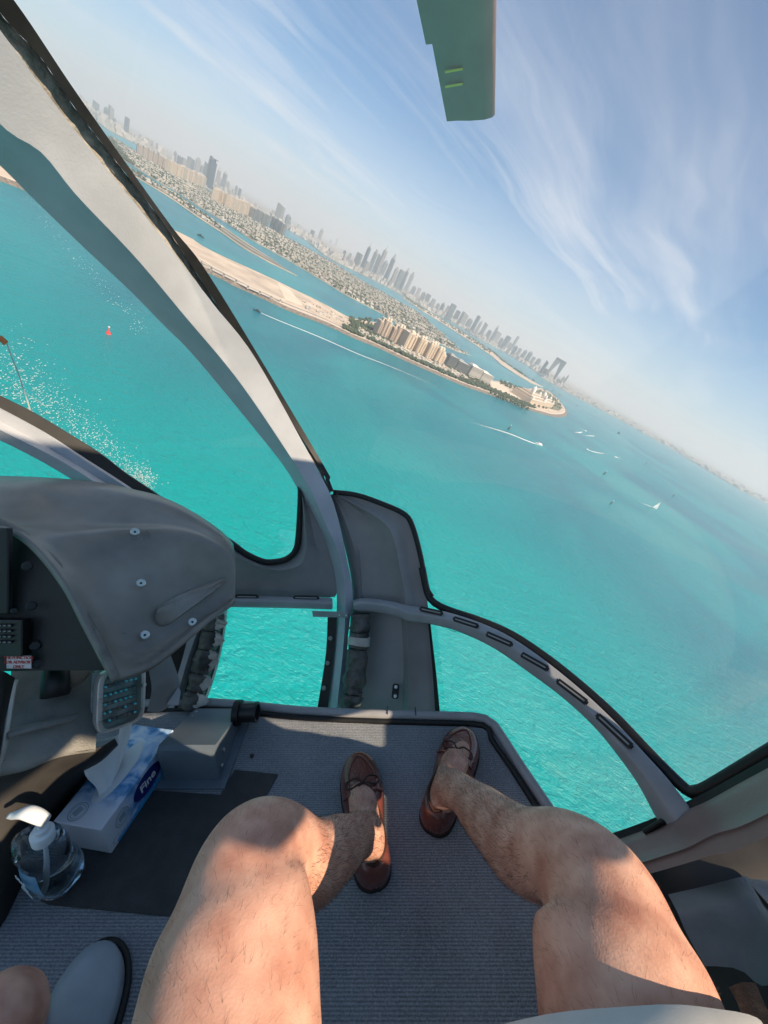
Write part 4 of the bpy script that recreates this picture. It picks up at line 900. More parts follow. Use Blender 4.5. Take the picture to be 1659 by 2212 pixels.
wrap(px_line(zC, [(1082, 935), (1080, 1050), (1070, 1150), (1052, 1300), (1035, 1420), (1020, 1530)]), .034, .935, 'black cable wrap with a grey tape band right of the centre post', (.18, .345, .80), tape=.27)
bm = bmesh.new(); c = bubble(*zC(1293, 1390), .965); q = (bubble(*zC(1290, 1435), .965) - bubble(*zC(1297, 1345), .965))
M = frame_at(c, q, (-c).cross(q)); bevel_box(bm, M, q.length, .022, .008, .003, 2); lt = part('catch_plate', bm, M_RUB, npan)
for f in (-.3, .3):
    bm = bmesh.new(); disc(bm, M @ Vector((q.length * f, 0, .004)), M.to_3x3() @ Vector((0, 0, 1)), .006, .005); part('screw', bm, M_STEEL, npan)

# ---- left windscreen pillar
ext = lambda a, b: [Vector((*zA(*a), 0)) * 2 - Vector((*zA(*b), 0))]
def pil(pts): P = px_line(zA, pts); return [P[0] + (P[0] - P[1]) * 1.6] + P
rows = [(pil([(0, 85), (200, 185), (400, 305), (600, 430), (750, 545), (930, 665), (1100, 790)]), 1.0), (pil([(0, 90), (200, 190), (400, 310), (600, 435), (750, 550), (930, 672), (1095, 800)]), .985), (pil([(0, 160), (150, 240), (300, 325), (500, 455), (680, 570), (800, 650), (950, 760)]), .975)]
bm = bmesh.new(); grid(bm, skin_rows(rows, 40)); lp = None
rows2 = [rows[-1], (pil([(0, 168), (150, 250), (300, 338), (500, 470), (680, 585), (790, 660), (940, 770)]), .965), (pil([(0, 240), (150, 318), (300, 402), (450, 490), (600, 585), (700, 650), (840, 750)]), .968), (pil([(0, 290), (150, 365), (300, 440), (430, 515), (570, 605), (660, 660), (800, 750)]), .945), (pil([(0, 352), (100, 400), (220, 462), (330, 525), (430, 585), (520, 640), (660, 730)]), .962), (pil([(0, 354), (100, 402), (220, 464), (330, 527), (430, 587), (520, 642), (660, 732)]), 1.0)]
lp_bm = bmesh.new(); grid(lp_bm, skin_rows(rows2, 40)); lp = part('side_post', lp_bm, M_POST, smooth=True, auto=30, label='pale side post of the left windscreen'); part('rubber_seal', bm, M_RUB, lp, True, 40)

# ---- right-hand sill and door lining
def zrow(fn, pts, s): return (px_line(fn, pts), s)
T0 = [(-330, 790), (-160, 738), (0, 683), (150, 625), (300, 560), (390, 505), (560, 420), (800, 285), (1024, 160), (1500, -110)]
T1 = [(-320, 850), (-150, 800), (0, 745), (190, 675), (380, 572), (550, 500), (800, 362), (1024, 242), (1500, -10)]
S1 = [(-300, 900), (-120, 850), (30, 800), (220, 725), (420, 628), (600, 545), (820, 430), (1024, 320), (1500, 80)]
S2 = [(-260, 1060), (-60, 1005), (130, 945), (400, 855), (600, 755), (800, 695), (1024, 590), (1500, 350)]
S3 = [(-240, 1160), (0, 1085), (200, 1032), (430, 965), (600, 912), (760, 882), (900, 822), (1024, 768), (1500, 560)]
bm = bmesh.new(); grid(bm, skin_rows([zrow(zI, T0, 1.0), zrow(zI, T0, .965), zrow(zI, T1, .955)], 40)); sill_bm = bmesh.new()
def r2(pts, n=9): return [(p.x, p.y) for p in resample([(x, y, 0) for x, y in pts], n)]
SM = [((a + u) / 2, (b + v) / 2) for (a, b), (u, v) in zip(r2(S1), r2(S2))]
grid(sill_bm, skin_rows([zrow(zI, T1, .955), zrow(zI, [(x + 5, y + 14) for x, y in T1], .945), zrow(zI, S1, .925), zrow(zI, SM, .91), zrow(zI, S2, .868), zrow(zI, [(x, y + 18) for x, y in S2], .872), zrow(zI, S3, .86), zrow(zI, S3, .93)], 40))
sill = part('door_sill', sill_bm, mat('sill_lining', (.25, .18, .16), .42, var=.16, scale=6, bump=.1, bscale=240), smooth=True, auto=40, label='glossy grey-brown sill under the right windscreen'); part('rubber_seal', bm, M_RUB, sill, True, 40)
bm = bmesh.new(); c = bubble(*zI(155, 700), .94); M = frame_at(c, bubble(*zI(250, 640), .94) - c, (0, 0, 1)); bevel_box(bm, M, .05, .02, .008, .002, 1); part('duct_end_clip', bm, M_RUB, sill)
# door lining below the sill: recess with shade put into its dark colour, soft grey pocket, brown strap
def quadpatch(name, m, pts, n=14, bulge=0, label=None, parent=None):
    """pts: four rows of picture points with depth"""
    rows_ = [smooth_line([p if isinstance(p, Vector) else at(*p) for p in r], n) for r in pts]; cols = [smooth_line([r[k] for r in rows_], n) for k in range(n)]
    bm = bmesh.new(); grid(bm, cols); o = part(name, bm, m, parent, True, label=label); return o
M_DARKT = mat('dark_trim_and_shade', (.03, .027, .025), .7, var=.2, scale=20)  # dark trim; on console foot and door recess the colour stands in for shade
quadpatch('door_recess_shade', M_DARKT, [[(*zI(-150, 1000), .80), (*zI(400, 900), .80), (*zI(1024, 720), .84), (*zI(1500, 500), .86)], [(*zI(0, 1400), .70), (*zI(500, 1300), .72), (*zI(1100, 1150), .76), (*zI(1500, 1000), .78)], [(*zI(200, 2400), .62), (*zI(600, 2400), .62), (*zI(1100, 2400), .62), (*zI(1500, 2400), .64)]], label='door recess under the sill with shade put into its dark colour')
quadpatch('door_pocket', mat('pocket_plastic', (.15, .15, .155), .6, var=.12, scale=20, bump=.15, bscale=500), [[(*zI(255, 1215), .66), (*zI(540, 1150), .66), (*zI(835, 1075), .665), (*zI(850, 1085), .70)], [(*zI(330, 1360), .60), (*zI(600, 1330), .60), (*zI(925, 1290), .61), (*zI(960, 1220), .68)], [(*zI(400, 1520), .58), (*zI(680, 1560), .58), (*zI(1010, 1560), .59), (*zI(1120, 1400), .66)], [(*zI(540, 1765), .56), (*zI(800, 1790), .56), (*zI(1010, 1920), .57), (*zI(1250, 1700), .64)]], label='soft grey storage pocket on the door')
quadpatch('pocket_side', mat('pocket_side_plastic', (.09, .095, .11), .5, var=.1, scale=20), [[(*zI(840, 1072), .668), (*zI(900, 1095), .70), (*zI(1024, 1105), .74)], [(*zI(930, 1180), .655), (*zI(1000, 1180), .68), (*zI(1200, 1200), .72)], [(*zI(1030, 1295), .64), (*zI(1150, 1400), .66), (*zI(1350, 1500), .70)]])
quadpatch('seat_strap', mat('brown_webbing', (.16, .085, .05), .85, var=.4, scale=60, bump=.8, bscale=300), [[(*zI(720, 1925), .54), (*zI(830, 1890), .54), (*zI(930, 1895), .545)], [(*zI(800, 2080), .51), (*zI(900, 2060), .51), (*zI(1010, 2080), .515)], [(*zI(860, 2300), .48), (*zI(1000, 2300), .48), (*zI(1150, 2300), .485)]], label='brown woven strap by the door')

# ---- glazing
pane('right_windscreen', BRt[:-1] + px_line(zC, [(928, 205), (1060, 225), (1200, 275), (1345, 342), (1395, 420), (1440, 580), (1490, 800), (1540, 860)]) + px_line(zD, [(100, 212), (340, 285), (650, 460), (960, 728), (1215, 995), (1300, 1075)]),
     [Vector(p) for p in ((-330, -900, 0), (300, -900, 0), (900, -800, 0), (1500, -600, 0), (2000, -300, 0), (2300, 200, 0), (2450, 700, 0), (2450, 1100, 0), (2300, 1330, 0), (1950, 1500, 0), (1700, 1640, 0))] + px_line(zI, [(600, 410), (450, 480)]), 60, 30, 1.0, 'large clear right windscreen', GLASS_R)
pane('left_windscreen', px_line(zA, [(-600, -230), (0, 90), (400, 310), (750, 550), (930, 672)]) + px_line(zC, [(200, 430), (400, 572), (575, 622), (700, 552)]), [Vector((-500, -170, 0)), Vector((-150, 200, 0))] + L0[2:10] + px_line(zC, [(700, 170), (722, 300), (718, 450)]), 50, 24, 1.001, 'clear left windscreen')
pane('side_window', px_line(zA, [(-700, 40), (0, 356), (330, 530), (560, 660)]), px_line(zA, [(-700, 600), (0, 660), (300, 670), (560, 680)]), 20, 8, 1.001)
pane('chin_window', px_line(zC, [(285, 860), (262, 1050), (215, 1250), (140, 1500), (120, 1560)]), px_line(zC, [(900, 860), (885, 1150), (860, 1330), (830, 1500), (825, 1560)]), 20, 12, 1.0, 'clear chin window ahead of the floor')
pane('lower_window', px_line(zC, [(1480, 880), (1510, 1150), (1540, 1400), (1560, 1640), (1600, 1900), (1700, 2300)]), px_line(zD, [(90, 290), (400, 405), (720, 635), (960, 885), (1150, 1180)]) + px_line(zI, [(-150, 760)]), 40, 16, 1.0, 'clear lower window right of the floor', GLASS_R)

# ---- yaw string taped to the outside of the left windscreen
ys = [bubble(*p, 1.012) for p in ((-10, 752), (15, 742), (24, 768), (40, 808), (52, 845), (61, 872), (67, 892))]
bm = bmesh.new(); tube(bm, smooth_line(ys[1:], 24), .0016, 6); yst = part('yaw_string', bm, mat('wool_thread', (.7, .68, .64), .9), label='thin yaw thread outside the left windscreen')
bm = bmesh.new(); a = bubble(-2, 728, 1.008); b = bubble(14, 742, 1.008); bevel_box(bm, frame_at((a + b) / 2, b - a, (0, 0, 1)), (b - a).length, .014, .002, .0008, 1); part('orange_tape', bm, mat('orange_tape', (.8, .22, .06), .5, var=.3, scale=60), yst)
def sea_foam():
    """churned foam on the water below the left windscreen"""
    bm = bmesh.new(); rnd = random.Random(4)
    def fleck(x, y, s):
        c = G(x, y); c.z = .15; a = rnd.uniform(-.5, .5) + 2.2; l = s * rnd.uniform(.8, 2.2); n = 6
        bm.faces.new([bm.verts.new((c.x + l * math.cos(2 * math.pi * k / n) * math.cos(a) * rnd.uniform(.6, 1) - s * .6 * math.sin(2 * math.pi * k / n) * math.sin(a), c.y + l * math.cos(2 * math.pi * k / n) * math.sin(a) + s * .6 * math.sin(2 * math.pi * k / n) * math.cos(a) * rnd.uniform(.6, 1), .15)) for k in range(n)])
    for k in range(1500):
        t = rnd.random(); cx, cy = -10 + 330 * t, 775 + 275 * t; sp = 44 - 24 * t
        x, y = cx + rnd.gauss(0, sp * .5), cy + rnd.gauss(0, sp)
        fleck(x, y, rnd.uniform(.12, .42) * (1.2 - .5 * t))
    for k in range(260): fleck(rnd.gauss(305, 16), rnd.gauss(1035, 14), rnd.uniform(.15, .4))
    for k in range(170):
        t = rnd.random(); fleck(50 + 260 * t + rnd.gauss(0, 9), 425 + 290 * t + rnd.gauss(0, 7), rnd.uniform(.25, .6))
    tag(mesh_obj('sea_foam', bm, M_FOAM), 'scattered white foam flecks on the teal water at left', 'foam', kind='stuff')
sea_foam()
for a, b in (((96, 1543), (188, 1605)), ((325, 1643), (345, 1653)), ((410, 1690), (435, 1706))):
    A, B = bubble(a[0] / 1.8228, a[1] / 1.8228, 1.003), bubble(b[0] / 1.8228, b[1] / 1.8228, 1.003); bm = bmesh.new(); tube(bm, [A, (A + B) / 2, B], .0006, 5); part('windscreen_scratch', bm, M_FOAM)

# ---- rotor blade overhead (tip in view)
def blade():
    z = 1.62
    def P(px, py, dz=0): return on_z(px, py, z)
    tl, tr_ = P(966, 265), P(1069, 245); c = (tl + tr_) / 2; root = (P(925, 0) + P(1063, 0)) / 2; ax = (c - root).normalized(); ch = (tr_ - tl).length; side = ax.cross(Vector((0, 0, 1))).normalized()
    bm = bmesh.new(); R_ = []
    st_ = (c - (P(958, 80) + P(1066, 80)) / 2).length
    for t in (0, .012, st_, st_ + .004, st_ + 1.0, 3.9):
        w = ch * (1.0 if t < st_ + .003 else 1.10)
        o = c - ax * t; prof = []
        for x, zt in ((-.5, 0), (-.3, .012), (0, .03), (.3, .04), (.45, .025), (.5, 0), (.45, -.018), (.3, -.025), (0, -.02), (-.3, -.008)):
            k = .4 if t == 0 else 1
            xx = x * w - (w - ch) * .5
            prof.append(o + side * xx + Vector((0, 0, zt * k)))
        R_.append(prof)
    V = grid(bm, R_, close_v=True); bm.faces.new(V[0]); bm.faces.new(V[-1][::-1])
    b = part('rotor_blade', bm, M_BLADE, smooth=True, auto=40, label='dark grey-green rotor blade overhead with two yellow marks')
    for yy in (177, 144):
        a0, a1 = P(962, yy), P(1000, yy - 7); m_ = (a0 + a1) / 2 + Vector((0, 0, -.024)); bm = bmesh.new(); bevel_box(bm, frame_at(m_, a1 - a0, ax), (a1 - a0).length, .018, .003, 0); part('yellow_mark', bm, mat('yellow_mark', (.9, .55, .12), .6), b)
blade()

# ---- unseen roof and bulkhead cut for light; plates added to shape the sun
bm = bmesh.new(); rows = []
for i in range(9):
    x = -1.45 + 2.25 * i / 8; rows.append([Vector((x, y, .98 - .22 * ((x + .3) / 1.1) ** 2)) for y in (-1.35, -1.2, -1.1, -.95)])
M_LINING = mat('pale_bounce_lining', (.58, .56, .53), .7, var=.05, scale=8)  # kept pale so roof and plates bounce light into the cabin
grid(bm, rows); part('cabin_roof', bm, M_LINING, smooth=True)
bm = bmesh.new(); box(bm, -1.45, .82, -1.40, -1.36, -1.05, -.45); part('rear_bulkhead', bm, M_PANEL)
def sun_block_plate(name, pts):  # unseen plate added beside the seats, outline cut to shape the sun patches
    bm = bmesh.new(); x_ = .765 if 'lower' in name else .76; a = [bm.verts.new((x_, y, z)) for y, z in pts]; b = [bm.verts.new((x_ + .03, y, z)) for y, z in pts]; bm.faces.new(a); bm.faces.new(b[::-1])
    for i in range(len(pts)): bm.faces.new((a[i], b[i], b[(i + 1) % len(pts)], a[(i + 1) % len(pts)]))
    return part(name, bm, M_LINING)
SUN_BLOCK_EDGE = [(.10, -.42), (-.075, -.27), (-.40, .0)]
sun_block_plate('sun_block_upper', [(.46, .30), (.70, .12), (.72, -.15), (.65, -.34), (.57, -.56), (.36, -.58), (.30, -.515)] + SUN_BLOCK_EDGE + [(-.50, .13), (-1.36, .13), (-1.36, .50), (-.68, .60), (-.36, .86), (.03, .62)])
sun_block_plate('sun_block_lower', [(.34, -1.05), (.34, -.54), (-.10, -.54), (-.16, -.43), (-.33, -.43), (-.40, -.10), (-1.36, -.06), (-1.36, -1.05)])

# ================================================================== INSTRUMENT COWL AND CONSOLE
def cowl_row(fn, pts, d0, d1, n=40, pw=1.0):
    L_ = smooth_line(px_line(fn, pts), n); return [at(p.x, p.y, d0 + (d1 - d0) * (k / (n - 1)) ** pw) for k, p in enumerate(L_)]
ROWS = [cowl_row(zA, [(-700, 600), (-300, 570), (0, 563), (300, 575), (600, 602), (800, 645), (950, 682), (1100, 750), (1250, 842), (1340, 912), (1385, 965)], .99, 1.08),
        cowl_row(zA, [(-700, 640), (-300, 620), (0, 612), (300, 622), (600, 645), (800, 685), (950, 718), (1100, 778), (1245, 862), (1335, 925), (1388, 985)], .90, 1.05),
        cowl_row(zA, [(-700, 740), (-300, 730), (0, 725), (300, 740), (600, 752), (800, 765), (950, 785), (1100, 822), (1240, 890), (1335, 948), (1392, 1005)], .84, 1.035),
        cowl_row(zA, [(-500, 800), (-200, 805), (0, 835), (250, 850), (500, 850), (700, 845), (900, 842), (1080, 860), (1230, 915), (1335, 980), (1396, 1035)], .79, 1.02),
        cowl_row(zA, [(20, 860), (120, 890), (320, 900), (550, 895), (750, 885), (920, 885), (1090, 900), (1235, 950), (1335, 1012), (1398, 1065)], .775, 1.01),
        cowl_row(zA, [(150, 925), (300, 960), (500, 980), (700, 990), (900, 995), (1090, 1010), (1240, 1045), (1340, 1085), (1400, 1120)], .765, 1.005),
        cowl_row(zA, [(262, 1030), (450, 1090), (650, 1120), (850, 1135), (1050, 1145), (1230, 1165), (1340, 1185), (1398, 1200)], .755, 1.0),
        cowl_row(zA, [(365, 1160), (550, 1220), (750, 1255), (950, 1270), (1130, 1275), (1270, 1280), (1350, 1280), (1396, 1285)], .745, .99),
        cowl_row(zB, [(470, 545), (640, 640), (850, 720), (1050, 740), (1230, 720), (1380, 680), (1470, 640), (1520, 590)], .74, .975),
        cowl_row(zB, [(560, 720), (700, 820), (850, 870), (1000, 870), (1150, 830), (1300, 740), (1420, 670), (1512, 605)], .735, .965),
        cowl_row(zB, [(660, 905), (760, 980), (880, 1000), (1000, 960), (1120, 890), (1250, 795), (1370, 705), (1495, 618)], .73, .955),
        cowl_row(zB, [(757, 1125), (840, 1095), (920, 1055), (1010, 1005), (1110, 925), (1230, 825), (1360, 712), (1485, 622)], .725, .95)]
DENT = smooth_line(px_line(zA, [(0, 575), (120, 605), (230, 660), (310, 715), (370, 770), (415, 825)]), 40)
def dented():
    cols = [smooth_line([r[k] for r in ROWS], 46) for k in range(40)]; out = []
    for i in range(46):
        row = []
        for k in range(40):
            p = cols[k][i]; q = R_CC.transposed() @ p; x, y = 829.5 + FPX * q.x / -q.z, 1106 - FPX * q.y / -q.z
            d = min((Vector((x, y, 0)) - t).length for t in DENT); row.append(p * (1 + .014 * math.exp(-(d / 13) ** 2)))
        out.append(row)
    return out
bm = bmesh.new(); grid(bm, dented()); cowl = part('instrument_cowl', bm, M_COWL, smooth=True, label='scuffed dark grey cowl over the instrument panel')
cowl.modifiers.new('sub', 'SUBSURF').render_levels = 1
sd = cowl.modifiers.new('shell', 'SOLIDIFY'); sd.thickness = .012; sd.offset = 1
rim = smooth_line(px_line(zB, [(-300, -60), (-120, 30), (0, 95), (120, 155), (250, 250), (370, 372), (470, 545), (560, 720), (660, 905), (758, 1125)]), 50)
bm = bmesh.new(); tube(bm, [at(p.x, p.y, .79 - .068 * max(0, k - 12) / 37) for k, p in enumerate(rim)], .008, 8); part('rim_bead', bm, mat('worn_rim', (.16, .15, .13), .4, var=.3, scale=30), cowl, True)
def cowl_pt(px, py):
    # nearest built vertex of the cowl as seen from the camera
    best = None
    for r in ROWS:
        for p in r:
            q = R_CC.transposed() @ p; x, y = 829.5 + FPX * q.x / -q.z, 1106 - FPX * q.y / -q.z; d = (x - px) ** 2 + (y - py) ** 2
            if best is None or d < best[0]: best = (d, -q.z)
    return at(px, py, best[1] - .004)
for fn, q in ((zB, (881, 156)), (zB, (921, 491)), (zB, (946, 830)), (zB, (1257, 745))):
    c = cowl_pt(*fn(*q)); bm = bmesh.new(); disc(bm, c, -c, .0095, .003, 16); w = part('washer_screw', bm, M_STEEL, cowl); 
    bm = bmesh.new(); disc(bm, c - c.normalized() * .003, -c, .0028, .0008, 6); part('screw_socket', bm, M_RUB, cowl)
# raised teardrop on the side
def teardrop():
    o = [(1478, 458), (1440, 462), (1300, 510), (1150, 575), (1050, 630), (1020, 670), (1013, 715), (1025, 765), (1060, 776), (1110, 755), (1250, 655), (1400, 545), (1465, 490)]
    bm = bmesh.new(); c = cowl_pt(*zB(1180, 640)); rows_ = []
    P = [cowl_pt(*zB(*q)) for q in o]; P = smooth_line(P + [P[0]], 44)[:-1]; ctr = sum(P, Vector()) / len(P)
    for s, lift in ((1.0, -.004), (.98, .006), (.92, .0105), (.5, .0115)): rows_.append([ctr + (p - ctr) * s - p.normalized() * lift for p in P])
    V = grid(bm, rows_, close_v=True); bm.faces.new(V[-1]); part('raised_blister', bm, M_COWL, cowl, True, 50)
teardrop()
# panel face with radio, screws and placard
rimp = [p for p in rim]
bm = bmesh.new(); bot = smooth_line(px_line(zB, [(-300, 1075), (0, 1068), (300, 1062), (720, 1060)]), 50)
grid(bm, [[at(p.x, p.y, .785 - .055 * max(0, k - 12) / 37) for k, p in enumerate(rim)], [at(p.x, p.y, .74) for p in bot]]); pf = part('instrument_panel', bm, M_BLACK, label='black instrument panel face')
# the panel is a flat-ish sheet; put fittings just in front of it
def pp(fn, x, y, d=.735): return at(*fn(x, y), d)
for q in ((178, 380), (205, 640), (230, 900), (243, 1018), (92, 672)):
    bm = bmesh.new(); disc(bm, pp(zB, *q, .742), -K(*zB(*q)), .009 if q[0] > 100 else .006, .005, 12); part('panel_screw', bm, M_RUB, pf)
def flatbox(name, fn, x0, y0, x1, y1, d, th, m, parent, bev=.002):
    a, b, c = pp(fn, x0, y0, d), pp(fn, x1, y0, d), pp(fn, x0, y1, d); e = pp(fn, x1, y1, d); o = (a + b + c + e) / 4; M = frame_at(o, b - a, a - c); bm = bmesh.new(); bevel_box(bm, M, (b - a).length, (a - c).length, th, bev, 1); part(name, bm, m, parent); return M
flatbox('display_unit', zB, -200, 130, 70, 690, .745, .012, M_BLACK, pf)
M_DIMTXT = mat('dim_marking', (.25, .27, .25), .6)
flatbox('radio_unit', zB, -200, 725, 175, 960, .735, .02, mat('radio_black', (.01, .01, .01), .35), pf)
for r_ in range(4):
    for c_ in range(3):
        flatbox('radio_key', zB, -5 + c_ * 32 - 10, 770 + r_ * 36 - 9, -5 + c_ * 32 + 16, 770 + r_ * 36 + 9, .722, .004, mat('key_black', (.03, .03, .03), .4), pf, .001)
        flatbox('key_legend', zB, -5 + c_ * 32 - 5, 770 + r_ * 36 - 3, -5 + c_ * 32 + 12, 770 + r_ * 36 + 2, .7195, .0006, M_DIMTXT, pf, 0)
M = flatbox('placard', zB, 44, 966, 205, 1048, .728, .001, mat('placard_paper', (.62, .55, .52), .6), pf, 0)
M_RED = mat('placard_red', (.45, .03, .03), .6)
for k, (tx, dy) in enumerate((('THE FUNCTION', .0085), ('FOR ADVISORY', .0), ('ONLY', -.0085))):
    text_mesh('placard_text', tx, .0078, M @ Matrix.Translation((0, dy, .0012)), M_RED, pf, bold=.0001)
# console below
def cpatch(name, m, rows_, label=None, n=22): return quadpatch(name, m, rows_, n, label=label)
con = cpatch('console_side', M_LEATH, [[(*zJ(150, 380), .84), (*zJ(500, 420), .85), (*zJ(900, 440), .87), (*zJ(1500, 380), .92)], [(*zJ(120, 900), .76), (*zJ(400, 900), .78), (*zJ(750, 870), .80), (*zJ(1350, 800), .86)], [(*zJ(60, 1300), .73), (*zJ(350, 1270), .745), (*zJ(700, 1200), .77), (*zJ(1280, 1150), .83)], [(*zJ(0, 1790), .72), (*zJ(350, 1720), .735), (*zJ(750, 1560), .76), (*zJ(1250, 1480), .80)], [(*zJ(-10, 1850), .728), (*zJ(350, 1770), .742), (*zJ(760, 1610), .766), (*zJ(1255, 1530), .806)]], 'grey scuffed console side below the cowl')
bm = bmesh.new(); tube(bm, smooth_line([at(*zJ(100, 1310), .72), at(*zJ(220, 1262), .728), at(*zJ(450, 1200), .74), at(*zJ(800, 1120), .765), at(*zJ(1020, 1060), .785)], 24), lambda t: .011 - .003 * t, 10, .7); part('pressed_rib', bm, M_LEATH, con, True)
bm = bmesh.new(); tube(bm, smooth_line([at(*zJ(190, 590), .745), at(*zJ(140, 850), .735), at(*zJ(95, 1150), .722), at(*zJ(40, 1480), .715), at(*zJ(-30, 1700), .71)], 24), .006, 8); part('edge_strip', bm, M_ALU, con, True)
cpatch('radio_stack', M_BLACK, [[(*zJ(-400, 400), .70), (*zJ(0, 460), .715), (*zJ(195, 560), .742)], [(*zJ(-400, 1000), .68), (*zJ(-20, 1000), .70), (*zJ(110, 1050), .728)], [(*zJ(-400, 1700), .66), (*zJ(-100, 1700), .68), (*zJ(-10, 1690), .708)]], 'black radio stack at the left edge')
cpatch('console_foot_shade', M_DARKT, [[(*zJ(-400, 1840), .715), (*zJ(0, 1800), .725), (*zJ(350, 1720), .738), (*zJ(760, 1565), .762), (*zJ(1260, 1480), .802), (*zJ(1500, 1350), .84)], [(*zJ(-400, 2100), .735), (*zJ(0, 2080), .745), (*zJ(380, 1980), .76), (*zJ(800, 1800), .785), (*zJ(1290, 1640), .83), (*zJ(1540, 1430), .87)], [on_z(*zE(-300, 1900), FLOOR), on_z(*zE(-20, 1620), FLOOR), on_z(*zE(110, 1380), FLOOR), on_z(*zE(250, 1080), FLOOR), on_z(*zE(480, 740), FLOOR), on_z(*zE(700, 520), FLOOR)]], 'console foot down to the floor with shade put into its dark colour')  # dark sheet laid where the lower console only falls into shade
bm = bmesh.new(); a = at(*zJ(740, 450), .80); tube(bm, [a, at(*zJ(730, 640), .79), at(*zJ(720, 800), .785)], .024, 12); part('black_conduit', bm, M_RUB, con, True)
bm = bmesh.new(); bmesh.ops.create_uvsphere(bm, u_segments=20, v_segments=12, radius=.04, matrix=Matrix.Translation(at(*zJ(880, 470), .83)) @ Matrix.Diagonal((1.1, .9, .9, 1))); part('rounded_cover', bm, mat('tan_cover', (.20, .16, .12), .3), con, True)
quadpatch('nose_side_panel', M_PANEL, [[(*zB(960, 1010), 1.02), (*zB(1050, 960), 1.05), (*zB(1105, 930), 1.08)], [(*zB(990, 1180), .99), (*zB(1090, 1120), 1.03), (*zB(1175, 1160), 1.05)], [(*zB(960, 1330), .99), (*zB(1050, 1330), 1.03), (*zB(1110, 1290), 1.05)]], label='grey side panel behind the breaker panel')
quadpatch('white_gusset', M_POST, [[(*zB(1165, 1170), 1.04), (*zB(1182, 1200), 1.05)], [(*zB(1088, 1285), 1.03), (*zB(1165, 1290), 1.05)]], 6)
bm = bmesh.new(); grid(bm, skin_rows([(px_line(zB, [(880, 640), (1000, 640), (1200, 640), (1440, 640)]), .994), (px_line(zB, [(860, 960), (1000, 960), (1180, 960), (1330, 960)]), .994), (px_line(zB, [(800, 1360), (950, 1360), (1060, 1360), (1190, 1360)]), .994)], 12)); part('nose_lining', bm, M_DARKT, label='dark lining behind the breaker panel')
# clear circuit breaker panel
def breaker():
    tl, tr_, bl, br_ = at(*zB(690, 1080), .845), at(*zB(985, 985), .93), at(*zB(560, 1500), .80), at(*zB(900, 1400), .89)
    o = (tl + tr_ + bl + br_) / 4; X = ((tr_ - tl) + (br_ - bl)).normalized(); M = frame_at(o, X, (tl - bl) + (tr_ - br_)); w, h = ((tr_ - tl).length + (br_ - bl).length) / 2, ((tl - bl).length + (tr_ - br_).length) / 2
    e = HELI
    bm = bmesh.new(); bevel_box(bm, M @ Matrix.Translation((0, 0, -.02)), w, h, .012, .004, 2); base = part('breaker_panel', bm, mat('breaker_base', (.36, .41, .40), .5, var=.3, scale=40), label='circuit breaker panel with a clear cover')
    # rounded bezel
    bm = bmesh.new(); n = 48; rows_ = []
    def rr(ww, hh, r, z):
        out = []
        for k in range(n):
            a = 2 * math.pi * k / n; cx, cy = math.cos(a), math.sin(a); x = math.copysign(abs(cx) ** .38, cx) * ww / 2; y = math.copysign(abs(cy) ** .38, cy) * hh / 2; out.append(M @ Vector((x, y, z)))
        return out
    rows_ = [rr(w, h, 0, -.012), rr(w, h, 0, .004), rr(w * .97, h * .98, 0, .006), rr(w * .80, h * .90, 0, .006), rr(w * .79, h * .895, 0, -.012)]
    grid(bm, rows_, close_v=True); bz = part('bezel', bm, M_ALU, base, True, 35)
    for sx, sy in ((-.44, -.3), (-.45, .05), (-.3, .46), (.3, .46), (.45, .1), (.42, -.3)):
        bm = bmesh.new(); disc(bm, M @ Vector((sx * w, sy * h, .006)), M.to_3x3() @ Vector((0, 0, 1)), .005, .003, 10); part('bezel_screw', bm, M_STEEL, base)
    teal = mat('breaker_teal', (.05, .45, .60), .4, emit=(.05, .5, .7, .08)); gry = mat('breaker_body', (.22, .26, .26), .5)  # tabs carry a faint emission in their own teal
    rnd = random.Random(5)
    for r_ in range(6):
        for c_ in range(7):
            x, y = (-.32 + .105 * c_) * w, (.36 - .14 * r_) * h
            bm = bmesh.new(); bevel_box(bm, M @ Matrix.Translation((x, y, -.009)), w * .085, h * .055, .012, .0015, 1); part('breaker', bm, gry, base)
            if rnd.random() < .62:
                bm = bmesh.new(); bevel_box(bm, M @ Matrix.Translation((x, y + h * .012, -.001)), w * .04, h * .03, .007, .001, 1); part('breaker_tab', bm, teal, base)
    bm = bmesh.new(); bevel_box(bm, M @ Matrix.Translation((0, 0, .010)), w * .82, h * .9, .0015, 0); part('clear_cover', bm, glass_mat('cover_glass', (.9, .95, .95), 1.0, .08), base)
breaker()
